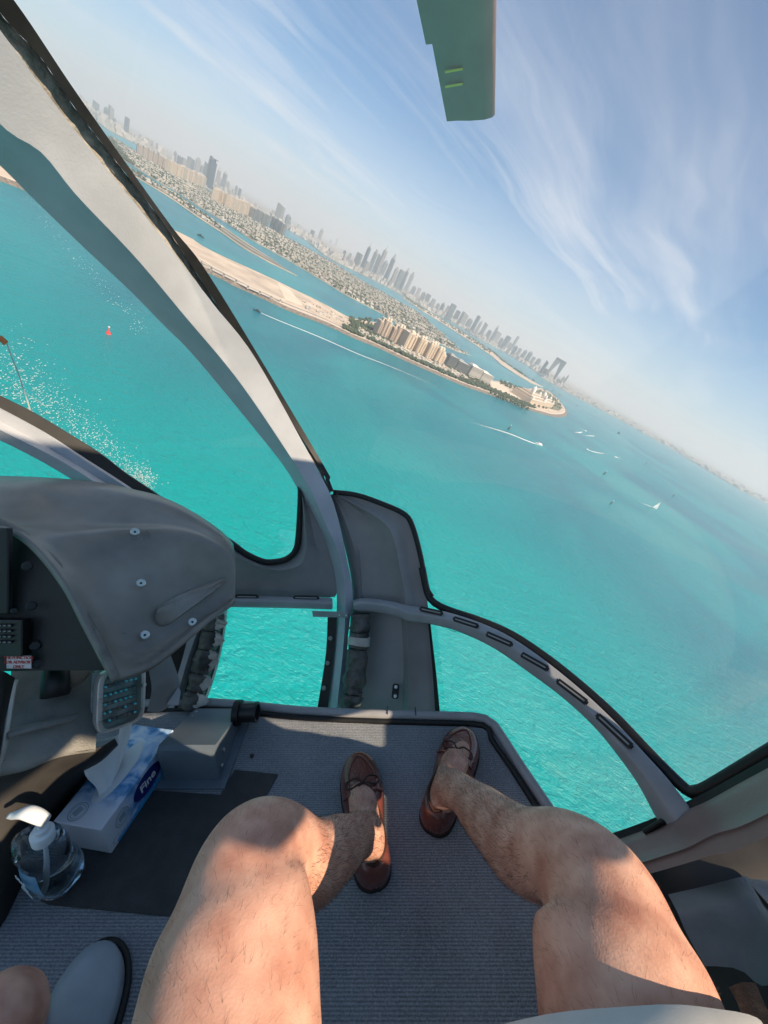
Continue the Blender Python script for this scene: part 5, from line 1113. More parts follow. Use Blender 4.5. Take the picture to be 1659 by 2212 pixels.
# ================================================================== FLOOR AND LOOSE THINGS
def carpet_mat():
    m = bpy.data.materials.new('ribbed_carpet'); m.use_nodes = True; nt = m.node_tree; N = nt.nodes; L = nt.links; b = N['Principled BSDF']; b.inputs['Roughness'].default_value = .95; b.inputs['Specular IOR Level'].default_value = .15
    b.inputs['Sheen Weight'].default_value = .25
    tc = N.new('ShaderNodeTexCoord')
    w = N.new('ShaderNodeTexWave'); w.bands_direction = 'Y'; w.inputs['Scale'].default_value = 62; w.inputs['Distortion'].default_value = 7; w.inputs['Detail'].default_value = 4; w.inputs['Detail Scale'].default_value = 9; L.new(tc.outputs['Object'], w.inputs['Vector'])
    n = N.new('ShaderNodeTexNoise'); n.inputs['Scale'].default_value = 260; n.inputs['Detail'].default_value = 3; L.new(tc.outputs['Object'], n.inputs['Vector'])
    n2 = N.new('ShaderNodeTexNoise'); n2.inputs['Scale'].default_value = 9; n2.inputs['Detail'].default_value = 4; L.new(tc.outputs['Object'], n2.inputs['Vector'])
    a = N.new('ShaderNodeMath'); a.operation = 'MULTIPLY'; L.new(w.outputs['Fac'], a.inputs[0]); L.new(n.outputs['Fac'], a.inputs[1])
    mx = N.new('ShaderNodeMix'); mx.data_type = 'RGBA'; b3 = N.new('ShaderNodeMath'); b3.operation = 'MULTIPLY_ADD'; L.new(n2.outputs['Fac'], b3.inputs[0]); b3.inputs[1].default_value = .35; L.new(a.outputs[0], b3.inputs[2]); b4 = N.new('ShaderNodeMath'); b4.operation = 'SUBTRACT'; L.new(b3.outputs[0], b4.inputs[0]); b4.inputs[1].default_value = .15; L.new(b4.outputs[0], mx.inputs['Factor']); mx.inputs['A'].default_value = (.13, .14, .16, 1); mx.inputs['B'].default_value = (.58, .61, .66, 1)
    m3 = N.new('ShaderNodeMix'); m3.data_type = 'RGBA'; m3.blend_type = 'MULTIPLY'; m3.inputs['Factor'].default_value = .5; L.new(mx.outputs['Result'], m3.inputs['A']); L.new(n2.outputs['Color'], m3.inputs['B'])
    L.new(mx.outputs['Result'], b.inputs['Base Color'])
    bp = N.new('ShaderNodeBump'); bp.inputs['Strength'].default_value = .8; bp.inputs['Distance'].default_value = .003; L.new(a.outputs[0], bp.inputs['Height']); L.new(bp.outputs[0], b.inputs['Normal'])
    return m
M_CARPET = carpet_mat()
fz = lambda fn, x, y, z=FLOOR: on_z(*fn(x, y), z)
front = [Vector((-1.35, .80, FLOOR)), fz(zE, 1000, 262), fz(zF, 0, 178), fz(zF, 500, 200), fz(zF, 1050, 215), fz(zF, 1150, 225), fz(zF, 1205, 245), fz(zF, 1245, 285), fz(zF, 1420, 560), fz(zF, 1590, 815)]
tail = front[-1] + (front[-1] - front[-2]).normalized() * .9
edge = front + [tail]
bm = bmesh.new(); top = [bm.verts.new((p.x, p.y, FLOOR)) for p in edge + [Vector((tail.x, -1.3, 0)), Vector((-1.35, -1.3, 0))]]; bm.faces.new(top)
low = [bm.verts.new((v.co.x, v.co.y, FLOOR - .03)) for v in top]; bm.faces.new(low[::-1])
for i in range(len(top)): bm.faces.new((top[i], low[i], low[(i + 1) % len(top)], top[(i + 1) % len(top)]))
fl = part('carpeted_floor', bm, M_CARPET, label='blue-grey ribbed carpet floor')
rail = smooth_line(edge, 90); bm = bmesh.new(); tube(bm, [p + Vector((0, 0, .008)) for p in rail], .013, 10); part('floor_edge_rail', bm, M_PAINT, fl, True)
bm = bmesh.new(); tube(bm, [p + Vector((0, 0, .003)) for p in smooth_line([p + Vector((-.024 if i > 6 else 0, -.02 if i < 8 else 0, 0)) for i, p in enumerate(edge)], 90)], .008, 8); part('dark_trim_strip', bm, M_RUB, fl, True)
for q in ((540, 198), (722, 204)):
    bm = bmesh.new(); c = fz(zF, *q); box(bm, c.x - .001, c.x + .001, c.y - .010, c.y + .016, FLOOR + .0135, FLOOR + .0225); part('rail_joint', bm, M_RUB, fl)
# oval cover plate at lower left
def oval():
    c = fz(zG, 372, 755, FLOOR); ax = (fz(zG, 420, 520) - fz(zG, 330, 860)); L_ = .078; M = frame_at(Vector((c.x, c.y, FLOOR)), Vector((ax.x, ax.y, 0)), Vector((-ax.y, ax.x, 0)))
    bm = bmesh.new(); R_ = []
    for s, z in ((1.0, 0), (.99, .022), (.95, .03), (.6, .036), (.2, .037)): R_.append([M @ Vector((L_ * s * math.cos(a) * (1.25 if math.cos(a) < 0 else 1), .055 * s * math.sin(a), z)) for a in [2 * math.pi * k / 32 for k in range(32)]])
    V = grid(bm, R_, close_v=True); bm.faces.new(V[-1]); o = part('oval_cover', bm, mat('blue_grey_cover', (.30, .34, .38), .4, var=.08, scale=20), fl, True, 60)
    bm = bmesh.new(); tube(bm, [M @ Vector((L_ * 1.06 * math.cos(a) * (1.25 if math.cos(a) < 0 else 1), .059 * math.sin(a), .004)) for a in [2 * math.pi * k / 40 for k in range(41)]], .006, 8); part('rubber_rim', bm, M_RUB, fl, True)
oval()
# riveted metal box on the floor
def rivet_box():
    fl_, fr2 = fz(zK, 150, 1165), fz(zK, 735, 1195); y0 = (fl_.y + fr2.y) / 2
    tfl, tfr = on_y(*zK(150, 830), y0), on_y(*zK(722, 880), y0); zt = (tfl.z + tfr.z) / 2
    tbl, tbr = on_y(*zK(470, 378), y0 + .20), on_y(*zK(985, 395), y0 + .20); zb_ = (tbl.z + tbr.z) / 2
    bm = bmesh.new(); x0, x1 = fl_.x, fr2.x; xb0, xb1 = tbl.x, tbr.x
    rows_ = []
    for xa, xb in ((x0, xb0), (x1, xb1)):
        rows_.append([Vector((xa, y0, FLOOR)), Vector((xa, y0, zt - .012)), Vector((xa + (xb - xa) * .03, y0 + .004, zt - .003)), Vector((xa + (xb - xa) * .09, y0 + .016, zt + .002)), Vector((xb, y0 + .20, zb_)), Vector((xb, y0 + .205, FLOOR))])
    V = grid(bm, rows_); bm.faces.new(V[0]); bm.faces.new(V[1][::-1]); o = part('riveted_box', bm, M_BOX, smooth=True, auto=30, label='blue-grey riveted metal box on the floor by the tissue box')
    bm = bmesh.new(); box(bm, x0 - .012, x1 + .02, y0 - .022, y0 + .20, FLOOR + .001, FLOOR + .008); part('base_flange', bm, M_BOX, o)
    sp = []
    for k in range(7): sp += [(Vector((x0, y0, zt)).lerp(Vector((xb0, y0 + .20, zb_)), .12 + .13 * k) + Vector((.012, 0, .0005)), (0, -.3, 1)), (Vector((x1, y0, zt)).lerp(Vector((xb1, y0 + .20, zb_)), .12 + .13 * k) + Vector((-.010, 0, .0005)), (0, -.3, 1))]
    for k in range(3): sp += [(Vector((x0 + .010, y0, FLOOR + .02 + .028 * k)), (0, -1, 0)), (Vector((x1 - .010, y0, FLOOR + .02 + .028 * k)), (0, -1, 0))]
    for p, nrm in sp:
        bm = bmesh.new(); disc(bm, p, nrm, .0032, .0018, 8, .5); part('rivet', bm, M_STEEL if nrm[2] else M_BOX, o)
    sd = (Vector((xb1, y0 + .2, 0)) - Vector((x1, y0, 0))).normalized(); nx = Vector((sd.y, -sd.x, 0))
    for f, z in ((.22, .055), (.10, .03)):
        bm = bmesh.new(); disc(bm, Vector((x1, y0, 0)).lerp(Vector((xb1, y0 + .2, 0)), f) + Vector((0, 0, FLOOR + z)) + nx * .0005, nx, .006, .004, 12); part('side_screw', bm, M_STEEL, o)
    c = Vector((x1, y0, 0)).lerp(Vector((xb1, y0 + .2, 0)), .78) + Vector((0, 0, FLOOR + .055)); q = frame_at(c, (0, 0, 1), nx.cross(Vector((0, 0, 1))))
    bm = bmesh.new(); tube(bm, [c - nx * .005, c + nx * .002, c + nx * .012], .034, 20); part('collar', bm, M_RUB, o, True, 40)
    bm = bmesh.new(); prof = [(.026, 0), (.026, .04), (.028, .044), (.028, .05), (.022, .05), (.021, .02)]; qm = nx.to_track_quat('Z', 'Y').to_matrix()
    V = grid(bm, [[c + nx * .01 + qm @ Vector((r * math.cos(2 * math.pi * k / 20), r * math.sin(2 * math.pi * k / 20), h)) for k in range(20)] for r, h in prof], close_v=True); bm.faces.new(V[-1]); part('pipe_stub', bm, mat('stub_black', (.02, .02, .02), .35), o, True, 40)
rivet_box()
# rubber mat
def mat_pad():
    P = [fz(zE, *q) for q in ((1395, 655), (1650, 682), (1480, 1000), (1440, 1565), (290, 1455), (245, 1430), (228, 1380), (480, 1060), (800, 770), (1310, 805))]
    bm = bmesh.new(); a = [bm.verts.new((p.x, p.y, FLOOR + .0005)) for p in P]; b = [bm.verts.new((p.x, p.y, FLOOR + .004)) for p in P]; bm.faces.new(b); bm.faces.new(a[::-1])
    for i in range(len(P)): bm.faces.new((a[i], a[(i + 1) % len(P)], b[(i + 1) % len(P)], b[i]))
    bmesh.ops.recalc_face_normals(bm, faces=bm.faces)
    o = mesh_obj('floor_mat', bm, mat('ribbed_rubber_mat', (.05, .049, .05), .7, var=.2, scale=30, bump=.6, bscale=400), None, matrix=CABIN); tag(o, 'dark rubber mat lying on the carpet under the tissue box', 'mat')
mat_pad()
def top_part(name, bm, m, parent, smooth=False, auto=None, label=None):
    bmesh.ops.recalc_face_normals(bm, faces=bm.faces); o = mesh_obj(name, bm, m, parent, smooth, None, auto)
    if label: o['label'] = label
    return o
# tissue box
def cloud_print():
    m = bpy.data.materials.new('blue_watercolour_print'); m.use_nodes = True; nt = m.node_tree; N = nt.nodes; L = nt.links; b = N['Principled BSDF']; b.inputs['Roughness'].default_value = .45
    tc = N.new('ShaderNodeTexCoord'); n = N.new('ShaderNodeTexNoise'); n.inputs['Scale'].default_value = 20; n.inputs['Detail'].default_value = 6; n.inputs['Distortion'].default_value = 1.2; L.new(tc.outputs['Object'], n.inputs['Vector'])
    r = N.new('ShaderNodeValToRGB'); L.new(n.outputs['Fac'], r.inputs['Fac']); e = r.color_ramp.elements; e[0].position = .34; e[0].color = (.04, .17, .40, 1); e[1].position = .5; e[1].color = (.34, .50, .74, 1); x = r.color_ramp.elements.new(.66); x.color = (.66, .72, .82, 1); x = r.color_ramp.elements.new(.42); x.color = (.10, .30, .58, 1)
    g = N.new('ShaderNodeSeparateXYZ'); L.new(tc.outputs['Object'], g.inputs[0]); mr = N.new('ShaderNodeMapRange'); mr.interpolation_type = 'SMOOTHSTEP'; L.new(g.outputs[0], mr.inputs['Value']); mr.inputs['From Min'].default_value = -.10; mr.inputs['From Max'].default_value = -.03
    mx = N.new('ShaderNodeMix'); mx.data_type = 'RGBA'; L.new(mr.outputs[0], mx.inputs['Factor']); mx.inputs['A'].default_value = (.66, .68, .74, 1); L.new(r.outputs[0], mx.inputs['B']); L.new(mx.outputs['Result'], b.inputs['Base Color'])
    return m
def tissue_box():
    bfr = fz(zE, 662, 1148, FLOOR + .004); tfr = None
    # length direction on the floor from the bottom edge of the long side
    b2 = fz(zE, 960, 700, FLOOR + .004); ax = (b2 - bfr); ax.z = 0; ax.normalize(); left = Vector((-ax.y, ax.x, 0)); H, W, Ln = .082, .115, .235
    M = frame_at(bfr + ax * Ln / 2 + left * W / 2 + Vector((0, 0, H / 2)), ax, left); e = empty('tissue_box', CABIN @ M); tag(e, 'blue and white tissue box with a white tissue pulled out', 'tissue box')
    bm = bmesh.new(); bevel_box(bm, Matrix.Identity(4), Ln, W, H, .0015, 1); top_part('carton', bm, cloud_print(), e)
    bm = bmesh.new(); box(bm, -Ln / 2 + .02, Ln / 2 - .002, -W / 2 - .0006, -W / 2 - .0001, -H / 2 + .002, -H / 2 + .012); top_part('blue_edge_band', bm, mat('print_blue', (.04, .30, .62), .45), e)
    # oval opening
    bm = bmesh.new(); V = [bm.verts.new((.075 * math.cos(a), .026 * math.sin(a), H / 2 + .0008)) for a in [2 * math.pi * k / 30 for k in range(30)]]; bm.faces.new(V); top_part('opening_film', bm, mat('film', (.62, .64, .66), .3), e)
    # logo oval on the long side
    S = Matrix.Translation((.02, -W / 2 - .0007, .004)) @ Matrix.Rotation(rad(90), 4, 'X')
    def oval_disc(name, rx, ry, z, m):
        bm = bmesh.new(); V = [bm.verts.new(S @ Vector((rx * math.cos(a), ry * math.sin(a), z))) for a in [2 * math.pi * k / 36 for k in range(36)]]; bm.faces.new(V); top_part(name, bm, m, e)
    navy = mat('logo_navy', (.015, .02, .16), .4); wht = mat('print_white', (.8, .8, .82), .5)
    S = Matrix.Translation((.008, -W / 2 - .0004, .004)) @ Matrix.Rotation(rad(90), 4, 'X')
    oval_disc('logo_swoosh', .046, .028, 0, wht); oval_disc('logo_oval', .046, .0275, .0003, navy)
    text_mesh('logo_text', 'Fine', .030, S @ Matrix.Translation((0, 0, .0008)), wht, e, bold=.0006)
    S2 = Matrix.Translation((-.072, -W / 2 - .0004, .006)) @ Matrix.Rotation(rad(90), 4, 'X')
    grn = mat('seal_grey_green', (.22, .30, .30), .5)
    def seal_ring(Mx, r):
        bm = bmesh.new(); 
        for ra, rb in ((.92, 1.0), (.72, .77)):
            a = [bm.verts.new(Mx @ Vector((ra * r * math.cos(t), ra * r * math.sin(t), .0004))) for t in [2 * math.pi * k / 28 for k in range(28)]]; b = [bm.verts.new(Mx @ Vector((rb * r * math.cos(t), rb * r * math.sin(t), .0004))) for t in [2 * math.pi * k / 28 for k in range(28)]]
            for k in range(28): bm.faces.new((a[k], a[(k + 1) % 28], b[(k + 1) % 28], b[k]))
        for k in range(3): box(bm, -r * .45, r * .45, r * (.3 - .25 * k) - r * .07, r * (.3 - .25 * k) + r * .07, .0003, .0006, Mx)
        top_part('printed_seal', bm, grn, e)
    seal_ring(S2, .019); seal_ring(Matrix.Translation((-.093, .02, H / 2 + .0004)) @ Matrix.Rotation(rad(-20), 4, 'Z'), .019)
    text_mesh('range_text', 'Classic', .022, Matrix.Translation((-.078, -W / 2 - .0006, -.026)) @ Matrix.Rotation(rad(90), 4, 'X'), mat('print_grey', (.45, .48, .55), .5), e)
    # tissue: crumpled sheet standing out of the opening
    bm = bmesh.new(); R_ = []; n, m_ = 26, 22
    for i in range(n + 1):
        v = i / n; row = []
        for k in range(m_ + 1):
            u = k / m_; x = -.062 + .012 * v + u * (.022 + .135 * v ** .7) + .004 * math.sin(v * 7 + u * 3)
            y = -.004 + (.010 * math.sin(u * 7.5 + 1) + .006 * math.sin(u * 17 + v * 4)) * (.25 + v) + .018 * v * v
            z = H / 2 - .006 + .112 * v * (1 - .18 * u) + .006 * math.sin(u * 9) * v - .055 * max(0, u - .62) * v * v + .004 * mnoise.noise((u * 5, v * 5, 3))
            row.append(Vector((x, y, z)))
        R_.append(row)
    grid(bm, R_); t = top_part('tissue', bm, mat('tissue_paper', (.80, .79, .78), .9, var=.03, scale=30), e, True); t.modifiers.new('thick', 'SOLIDIFY').thickness = .0006
tissue_box()
# pump dispenser of clear plastic
def dispenser():
    b = fz(zE, 320, 1330, FLOOR + .012); e = empty('pump_dispenser', CABIN @ Matrix.Translation(b) @ Matrix.Rotation(rad(11), 4, 'Y') @ Matrix.Rotation(rad(-8), 4, 'Z') @ Matrix.Diagonal((1.0, 1.0, 1.16, 1))); tag(e, 'clear plastic pump bottle with a white pump beside the tissue box', 'dispenser')
    clear = mat('clear_plastic', (.9, .95, .97), .06, trans=1.0, ior=1.3)
    def lathe(bm, prof, cx=None, seg=28, ell=.72):
        R_ = [[Vector((r * math.cos(2 * math.pi * k / seg) + (cx(z) if cx else 0), r * ell * math.sin(2 * math.pi * k / seg), z)) for k in range(seg)] for r, z in prof]
        V = grid(bm, R_, close_v=True); bm.faces.new(V[0][::-1]); bm.faces.new(V[-1])
    cx = lambda z: .012 * math.sin(z * 38)
    bm = bmesh.new(); lathe(bm, [(.030, 0), (.036, .004), (.037, .012), (.042, .030), (.051, .048), (.054, .062), (.051, .076), (.046, .088), (.047, .098), (.050, .110), (.046, .122), (.034, .130), (.018, .134), (.013, .137)], cx)
    bd = top_part('bottle', bm, clear, e, True)
    bm = bmesh.new(); lathe(bm, [(.026, .004), (.033, .008), (.036, .02), (.036, .024)], cx); top_part('liquid', bm, mat('clear_gel', (.80, .92, .95), .02, trans=1, ior=1.2), e, True)
    W_ = mat('white_pump', (.78, .80, .82), .35)
    bm = bmesh.new(); lathe(bm, [(.018, .132), (.0185, .150), (.017, .152), (.012, .153), (.0115, .162), (.008, .163)], None, 24, 1); top_part('pump_collar', bm, W_, e, True, 40)
    bm = bmesh.new(); lathe(bm, [(.005, .160), (.005, .182)], None, 14, 1); top_part('pump_stem', bm, W_, e, True, 40)
    bm = bmesh.new(); R_ = []
    for t in [k / 14 for k in range(15)]:
        x = .014 - .078 * t; z = .186 + .014 * math.sin(math.pi * min(1, t * 1.25)) * .5 - .020 * max(0, t - .45) ** 1.5 * 2.2; w = .013 * math.sin(math.pi * min(1, .18 + t * .75)) ** .7 * (1 - .35 * t) + .0015; h = .007 * (1 - .5 * t) + .001
        R_.append([Vector((x, w * math.cos(a), z + h * math.sin(a))) for a in [2 * math.pi * k / 14 for k in range(14)]])
    V = grid(bm, R_, close_v=True); bm.faces.new(V[0]); bm.faces.new(V[-1][::-1]); top_part('pump_head', bm, W_, e, True, 60)
    bm = bmesh.new(); lathe(bm, [(.003, .01), (.003, .135)], None, 8, 1); top_part('dip_tube', bm, mat('dip_tube', (.6, .65, .68), .4), e, True)
    bm = bmesh.new(); R_ = []
    for z in (.030, .042, .055, .068, .080, .088):
        r = {.030: .0425, .042: .0485, .055: .0535, .068: .0535, .080: .0497, .088: .0465}[z]
        R_.append([Vector((r * math.cos(a) + cx(z), r * .72 * math.sin(a) - .0005, z)) for a in [rad(-150 + 75 * k / 12) for k in range(13)]])
    grid(bm, R_); top_part('printed_label', bm, mat('label_blue', (.10, .28, .45), .4, col2=(.25, .38, .5), scale=50), e, True)
    for k, (tx, z, s) in enumerate((('DEAR', .074, .016), ('HAND', .056, .009), ('SANITIZER', .046, .009))):
        a = rad(-112); r = .0545; Mx = frame_at(Vector((r * math.cos(a) + cx(z), r * .74 * math.sin(a) - .001, z)), Vector((-math.sin(a), .72 * math.cos(a), 0)), Vector((0, 0, 1)))
        text_mesh('label_text', tx, s * .8, Mx, mat('label_white', (.7, .8, .85), .5), e, bold=.0003)
dispenser()
bm = bmesh.new(); c = fz(zK, 1085, 915); bmesh.ops.create_icosphere(bm, subdivisions=1, radius=.006, matrix=Matrix.Translation(c + Vector((0, 0, .005)))); o = mesh_obj('grit_crumb', bm, M_DARKT, None, matrix=CABIN); tag(o, 'tiny dark crumb on the carpet beside the riveted box', 'crumb')

# ================================================================== PEOPLE
def skin_mat():
    m = mat('skin', (.50, .285, .195), .5, sss=.12, spec=.35); nt = m.node_tree; N = nt.nodes; L = nt.links; b = N['Principled BSDF']
    tc = N.new('ShaderNodeTexCoord'); n = N.new('ShaderNodeTexNoise'); n.inputs['Scale'].default_value = 22; n.inputs['Detail'].default_value = 8; L.new(tc.outputs['Object'], n.inputs['Vector'])
    r = N.new('ShaderNodeValToRGB'); L.new(n.outputs['Fac'], r.inputs['Fac']); e = r.color_ramp.elements; e[0].position = .3; e[0].color = (.45, .20, .14, 1); e[1].position = .7; e[1].color = (.72, .42, .315, 1); L.new(r.outputs[0], b.inputs['Base Color'])
    v = N.new('ShaderNodeTexVoronoi'); v.inputs['Scale'].default_value = 420; L.new(tc.outputs['Object'], v.inputs['Vector']); n2 = N.new('ShaderNodeTexNoise'); n2.inputs['Scale'].default_value = 260; n2.inputs['Detail'].default_value = 4; L.new(tc.outputs['Object'], n2.inputs['Vector'])
    a = N.new('ShaderNodeMath'); a.operation = 'ADD'; L.new(v.outputs['Distance'], a.inputs[0]); L.new(n2.outputs['Fac'], a.inputs[1])
    bp = N.new('ShaderNodeBump'); bp.inputs['Strength'].default_value = .10; bp.inputs['Distance'].default_value = .002; L.new(a.outputs[0], bp.inputs['Height']); L.new(bp.outputs[0], b.inputs['Normal'])
    return m
M_SKIN = skin_mat()
def loft(bm, secs, seg=28, cap=True):
    """secs: (centre, half width, half height, lateral axis); sections perpendicular to the path"""
    rows_ = []; n = len(secs)
    for i, s in enumerate(secs):
        c = Vector(s[0]); t = (Vector(secs[min(i + 1, n - 1)][0]) - Vector(secs[max(i - 1, 0)][0])).normalized(); a = Vector(s[3]); a = (a - t * a.dot(t)).normalized(); b = t.cross(a)
        rows_.append([c + a * s[1] * math.cos(2 * math.pi * k / seg) + b * s[2] * math.sin(2 * math.pi * k / seg) for k in range(seg)])
    V = grid(bm, rows_, close_v=True)
    if cap: bm.faces.new(V[0][::-1]); bm.faces.new(V[-1])
def interp_secs(keys, n):
    """keys: (centre, w, h, axis) -> smooth list"""
    C = smooth_line([Vector(k[0]) for k in keys], n); ks = [Vector((k[1], k[2], 0)) for k in keys]
    # parameter of the keys by arc length
    d = [0]
    for i in range(1, len(keys)): d.append(d[-1] + (Vector(keys[i][0]) - Vector(keys[i - 1][0])).length)
    out = []
    for j in range(n):
        t = d[-1] * j / (n - 1); i = 0
        while i < len(keys) - 2 and d[i + 1] < t: i += 1
        f = min(1, max(0, (t - d[i]) / (d[i + 1] - d[i]))); f = f * f * (3 - 2 * f)
        w = ks[i].lerp(ks[i + 1], f); ax = Vector(keys[i][3]).lerp(Vector(keys[i + 1][3]), f); out.append((C[j], w.x, w.y, ax))
    return out
KNEE_L, ANK_L = at(535, 1862, .474), on_z(800, 1800, -.905)
KNEE_R, ANK_R = at(1300, 1922, .462), on_z(966, 1694, -.90)
HIP_L, HIP_R = Vector((-.07, -.25, -.63)), Vector((.165, -.25, -.63))
def leg_keys(hip, knee, ank, mid, toe):
    X = Vector((1, 0, 0)); sh = (ank - knee).normalized(); back = Vector((0, -1, -.3)).normalized(); lat = sh.cross(back).normalized()
    if lat.x < 0: lat = -lat
    calf = knee.lerp(ank, .36) + back * .018; calf2 = knee.lerp(ank, .60) + back * .010
    return [(hip, .095, .09, X), (hip.lerp(mid, .55), .093, .088, X), (mid, .087, .080, X), (mid.lerp(knee, .55), .077, .070, X), (knee + Vector((0, -.045, .004)), .0665, .063, X), (knee + Vector((0, .004, 0)), .060, .060, X),
            (knee.lerp(ank, .13) + Vector((0, .012, 0)), .056, .056, lat), (calf, .0555, .058, lat), (calf2, .047, .050, lat), (knee.lerp(ank, .80), .036, .040, lat), (knee.lerp(ank, .93), .0335, .040, lat), (ank + Vector((0, 0, -.012)), .034, .043, lat), (ank + toe * .02 + Vector((0, 0, -.045)), .032, .045, lat)]
def foot_secs(ank, toe):
    s = Vector((toe.y, -toe.x, 0)); h = ank - toe * .055; h.z = FLOOR + .045
    return [(h, .026, .028, s), (ank + Vector((0, 0, -.045)), .031, .036, s), (ank + toe * .06 + Vector((0, 0, -.042)), .036, .034, s), (ank + toe * .12 + Vector((0, 0, -.058)), .040, .022, s), (ank + toe * .165 + Vector((0, 0, -.068)), .034, .014, s)]
MID_L, MID_R = at(510, 2055, .405), at(1325, 2050, .418)
HEEL_L, TOE_L = on_z(815, 1940, FLOOR), on_z(766, 1648, FLOOR + .02)
HEEL_R, TOE_R = on_z(925, 1812, FLOOR), on_z(1022, 1570, FLOOR + .02)
def flat(v): v = Vector(v); v.z = 0; return v.normalized()
DIR_L, DIR_R = flat(TOE_L - HEEL_L), flat(TOE_R - HEEL_R)
PERSON = empty('person', CABIN); tag(PERSON, 'seated person in pale shorts and brown moccasins, bare legs stretched forward', 'person')
def body():
    bm = bmesh.new()
    for hip, knee, ank, mid, dr, heel in ((HIP_L, KNEE_L, ANK_L, MID_L, DIR_L, HEEL_L), (HIP_R, KNEE_R, ANK_R, MID_R, DIR_R, HEEL_R)):
        loft(bm, interp_secs(leg_keys(hip, knee, ank, mid, dr), 46)); loft(bm, interp_secs(foot_secs(Vector((*(heel + dr * .082).xy, ank.z)), dr), 14), 20)
        # knee joint and cap
        bmesh.ops.create_uvsphere(bm, u_segments=20, v_segments=14, radius=.061, matrix=Matrix.Translation(knee + Vector((0, -.018, -.008))))
        bmesh.ops.create_uvsphere(bm, u_segments=20, v_segments=14, radius=.054, matrix=Matrix.Translation(knee.lerp(ank, .10) + Vector((0, -.02, 0))))
        bmesh.ops.create_uvsphere(bm, u_segments=20, v_segments=14, radius=.040, matrix=Matrix.Translation(knee + Vector((0, .008, .014))) @ Matrix.Diagonal((1.0, .95, .95, 1)))
    c = (HIP_L + HIP_R) / 2
    loft(bm, [(c + Vector((0, .02, -.03)), .19, .10, (1, 0, 0)), (c + Vector((0, -.08, .0)), .20, .13, (1, 0, 0)), (c + Vector((0, -.14, .12)), .185, .125, (1, 0, 0)), (c + Vector((0, -.17, .26)), .17, .11, (1, 0, 0))])
    o = mesh_obj('body', bm, M_SKIN, PERSON, True)
    r = o.modifiers.new('join', 'REMESH'); r.mode = 'VOXEL'; r.voxel_size = .006; r.use_smooth_shade = True
    s = o.modifiers.new('soft', 'SMOOTH'); s.iterations = 45; s.factor = .7
    return o
BODY = body()
M_SHORT = mat('pale_shorts_cotton', (.56, .54, .52), .85, var=.05, scale=30, bump=.06, bscale=900)
def shorts():
    bm = bmesh.new()
    # right hem from the photograph; left hem just out of the picture
    hem = [zH(*q) for q in ((530, 1122), (700, 1050), (860, 1003), (1050, 982), (1250, 997), (1390, 1060), (1460, 1130))]
    for hip, mid, knee, f in ((HIP_L, MID_L, KNEE_L, -.05), (HIP_R, MID_R, KNEE_R, .275)):
        ax = (mid - hip); end = hip + ax * (.62 + f); c0 = hip + Vector((0, -.03, 0))
        seg = 40; rows_ = []
        for j in range(13):
            t = j / 12; c = c0.lerp(end, t) + Vector((-.012 * t, 0, 0)); w = .112 + .012 * t; ripple = .004 + .004 * t
            rows_.append([c + Vector((w * math.cos(a), (-.022 * math.sin(a) - .004 * math.cos(a * 2)) * t, (w * (.96 - .13 * t)) * math.sin(a))) + Vector((math.cos(a), 0, math.sin(a))) * ripple * mnoise.noise((math.cos(a) * 2, math.sin(a) * 2, t * 4 + hip.x * 9)) for a in [2 * math.pi * k / seg for k in range(seg)]])
        rows_.append([p + (c - p).normalized() * .004 for p in rows_[-1]]); rows_.append([p + (c - p).normalized() * .004 + Vector((0, -.03, 0)) for p in rows_[-2]])
        grid(bm, rows_, close_v=True)
    c = (HIP_L + HIP_R) / 2
    loft(bm, [(c + Vector((0, .03, -.035)), .20, .105, (1, 0, 0)), (c + Vector((0, -.08, .0)), .215, .145, (1, 0, 0)), (c + Vector((0, -.14, .12)), .20, .14, (1, 0, 0)), (c + Vector((0, -.17, .22)), .185, .125, (1, 0, 0))])
    bmesh.ops.recalc_face_normals(bm, faces=bm.faces)
    mesh_obj('shorts', bm, M_SHORT, PERSON, True)
shorts()
def hairs():
    bm = bmesh.new(); rnd = random.Random(11); dk = []
    dg = bpy.context.evaluated_depsgraph_get(); ev = BODY.evaluated_get(dg); me = ev.to_mesh(); me.calc_loop_triangles()
    polys = list(me.polygons); cand = []
    for p in polys:
        c = p.center
        if c.y < -.02 or c.z < -.93: continue
        for knee, ank in ((KNEE_L, ANK_L), (KNEE_R, ANK_R)):
            if (knee.x < 0) == (c.x < .06 + .0):
                pass
        cand.append(p)
    n = 0
    while n < 17000 and cand:
        p = cand[rnd.randrange(len(cand))]; c = p.center; nr = p.normal; left = (c - KNEE_L).length < (c - KNEE_R).length if c.z > -.8 else (c - ANK_L).length < (c - ANK_R).length
        knee, ank = (KNEE_L, ANK_L) if left else (KNEE_R, ANK_R)
        shin = c.z < knee.z - .045
        if not shin and rnd.random() > .34: continue
        down = (ank - knee).normalized() if shin else Vector((0, .8, -.5))
        t = (down - nr * down.dot(nr)); t.normalize(); sd = nr.cross(t); t = (t + sd * rnd.gauss(0, .55)).normalized()
        L_ = rnd.uniform(.006, .014) * (1.15 if shin else .9); w = .00012 if shin else .00008
        v0 = me.vertices[p.vertices[0]].co; b0 = c.lerp(v0, rnd.random()); b1 = b0 + t * L_ * .5 + nr * L_ * .25; b2 = b1 + (t * .9 + nr * rnd.uniform(-.1, .3) + sd * rnd.gauss(0, .2)) * L_ * .5
        s2 = t.cross(nr) * w
        q = [bm.verts.new(x) for x in (b0 - s2, b0 + s2, b1 + s2 * .8, b1 - s2 * .8, b2)]
        bm.faces.new(q[:4]); bm.faces.new((q[3], q[2], q[4])); n += 1
    ev.to_mesh_clear()
    o = mesh_obj('leg_hair', bm, mat('leg_hair', (.045, .028, .018), .5), PERSON); o['kind'] = 'stuff'
bpy.context.view_layer.update()
hairs()
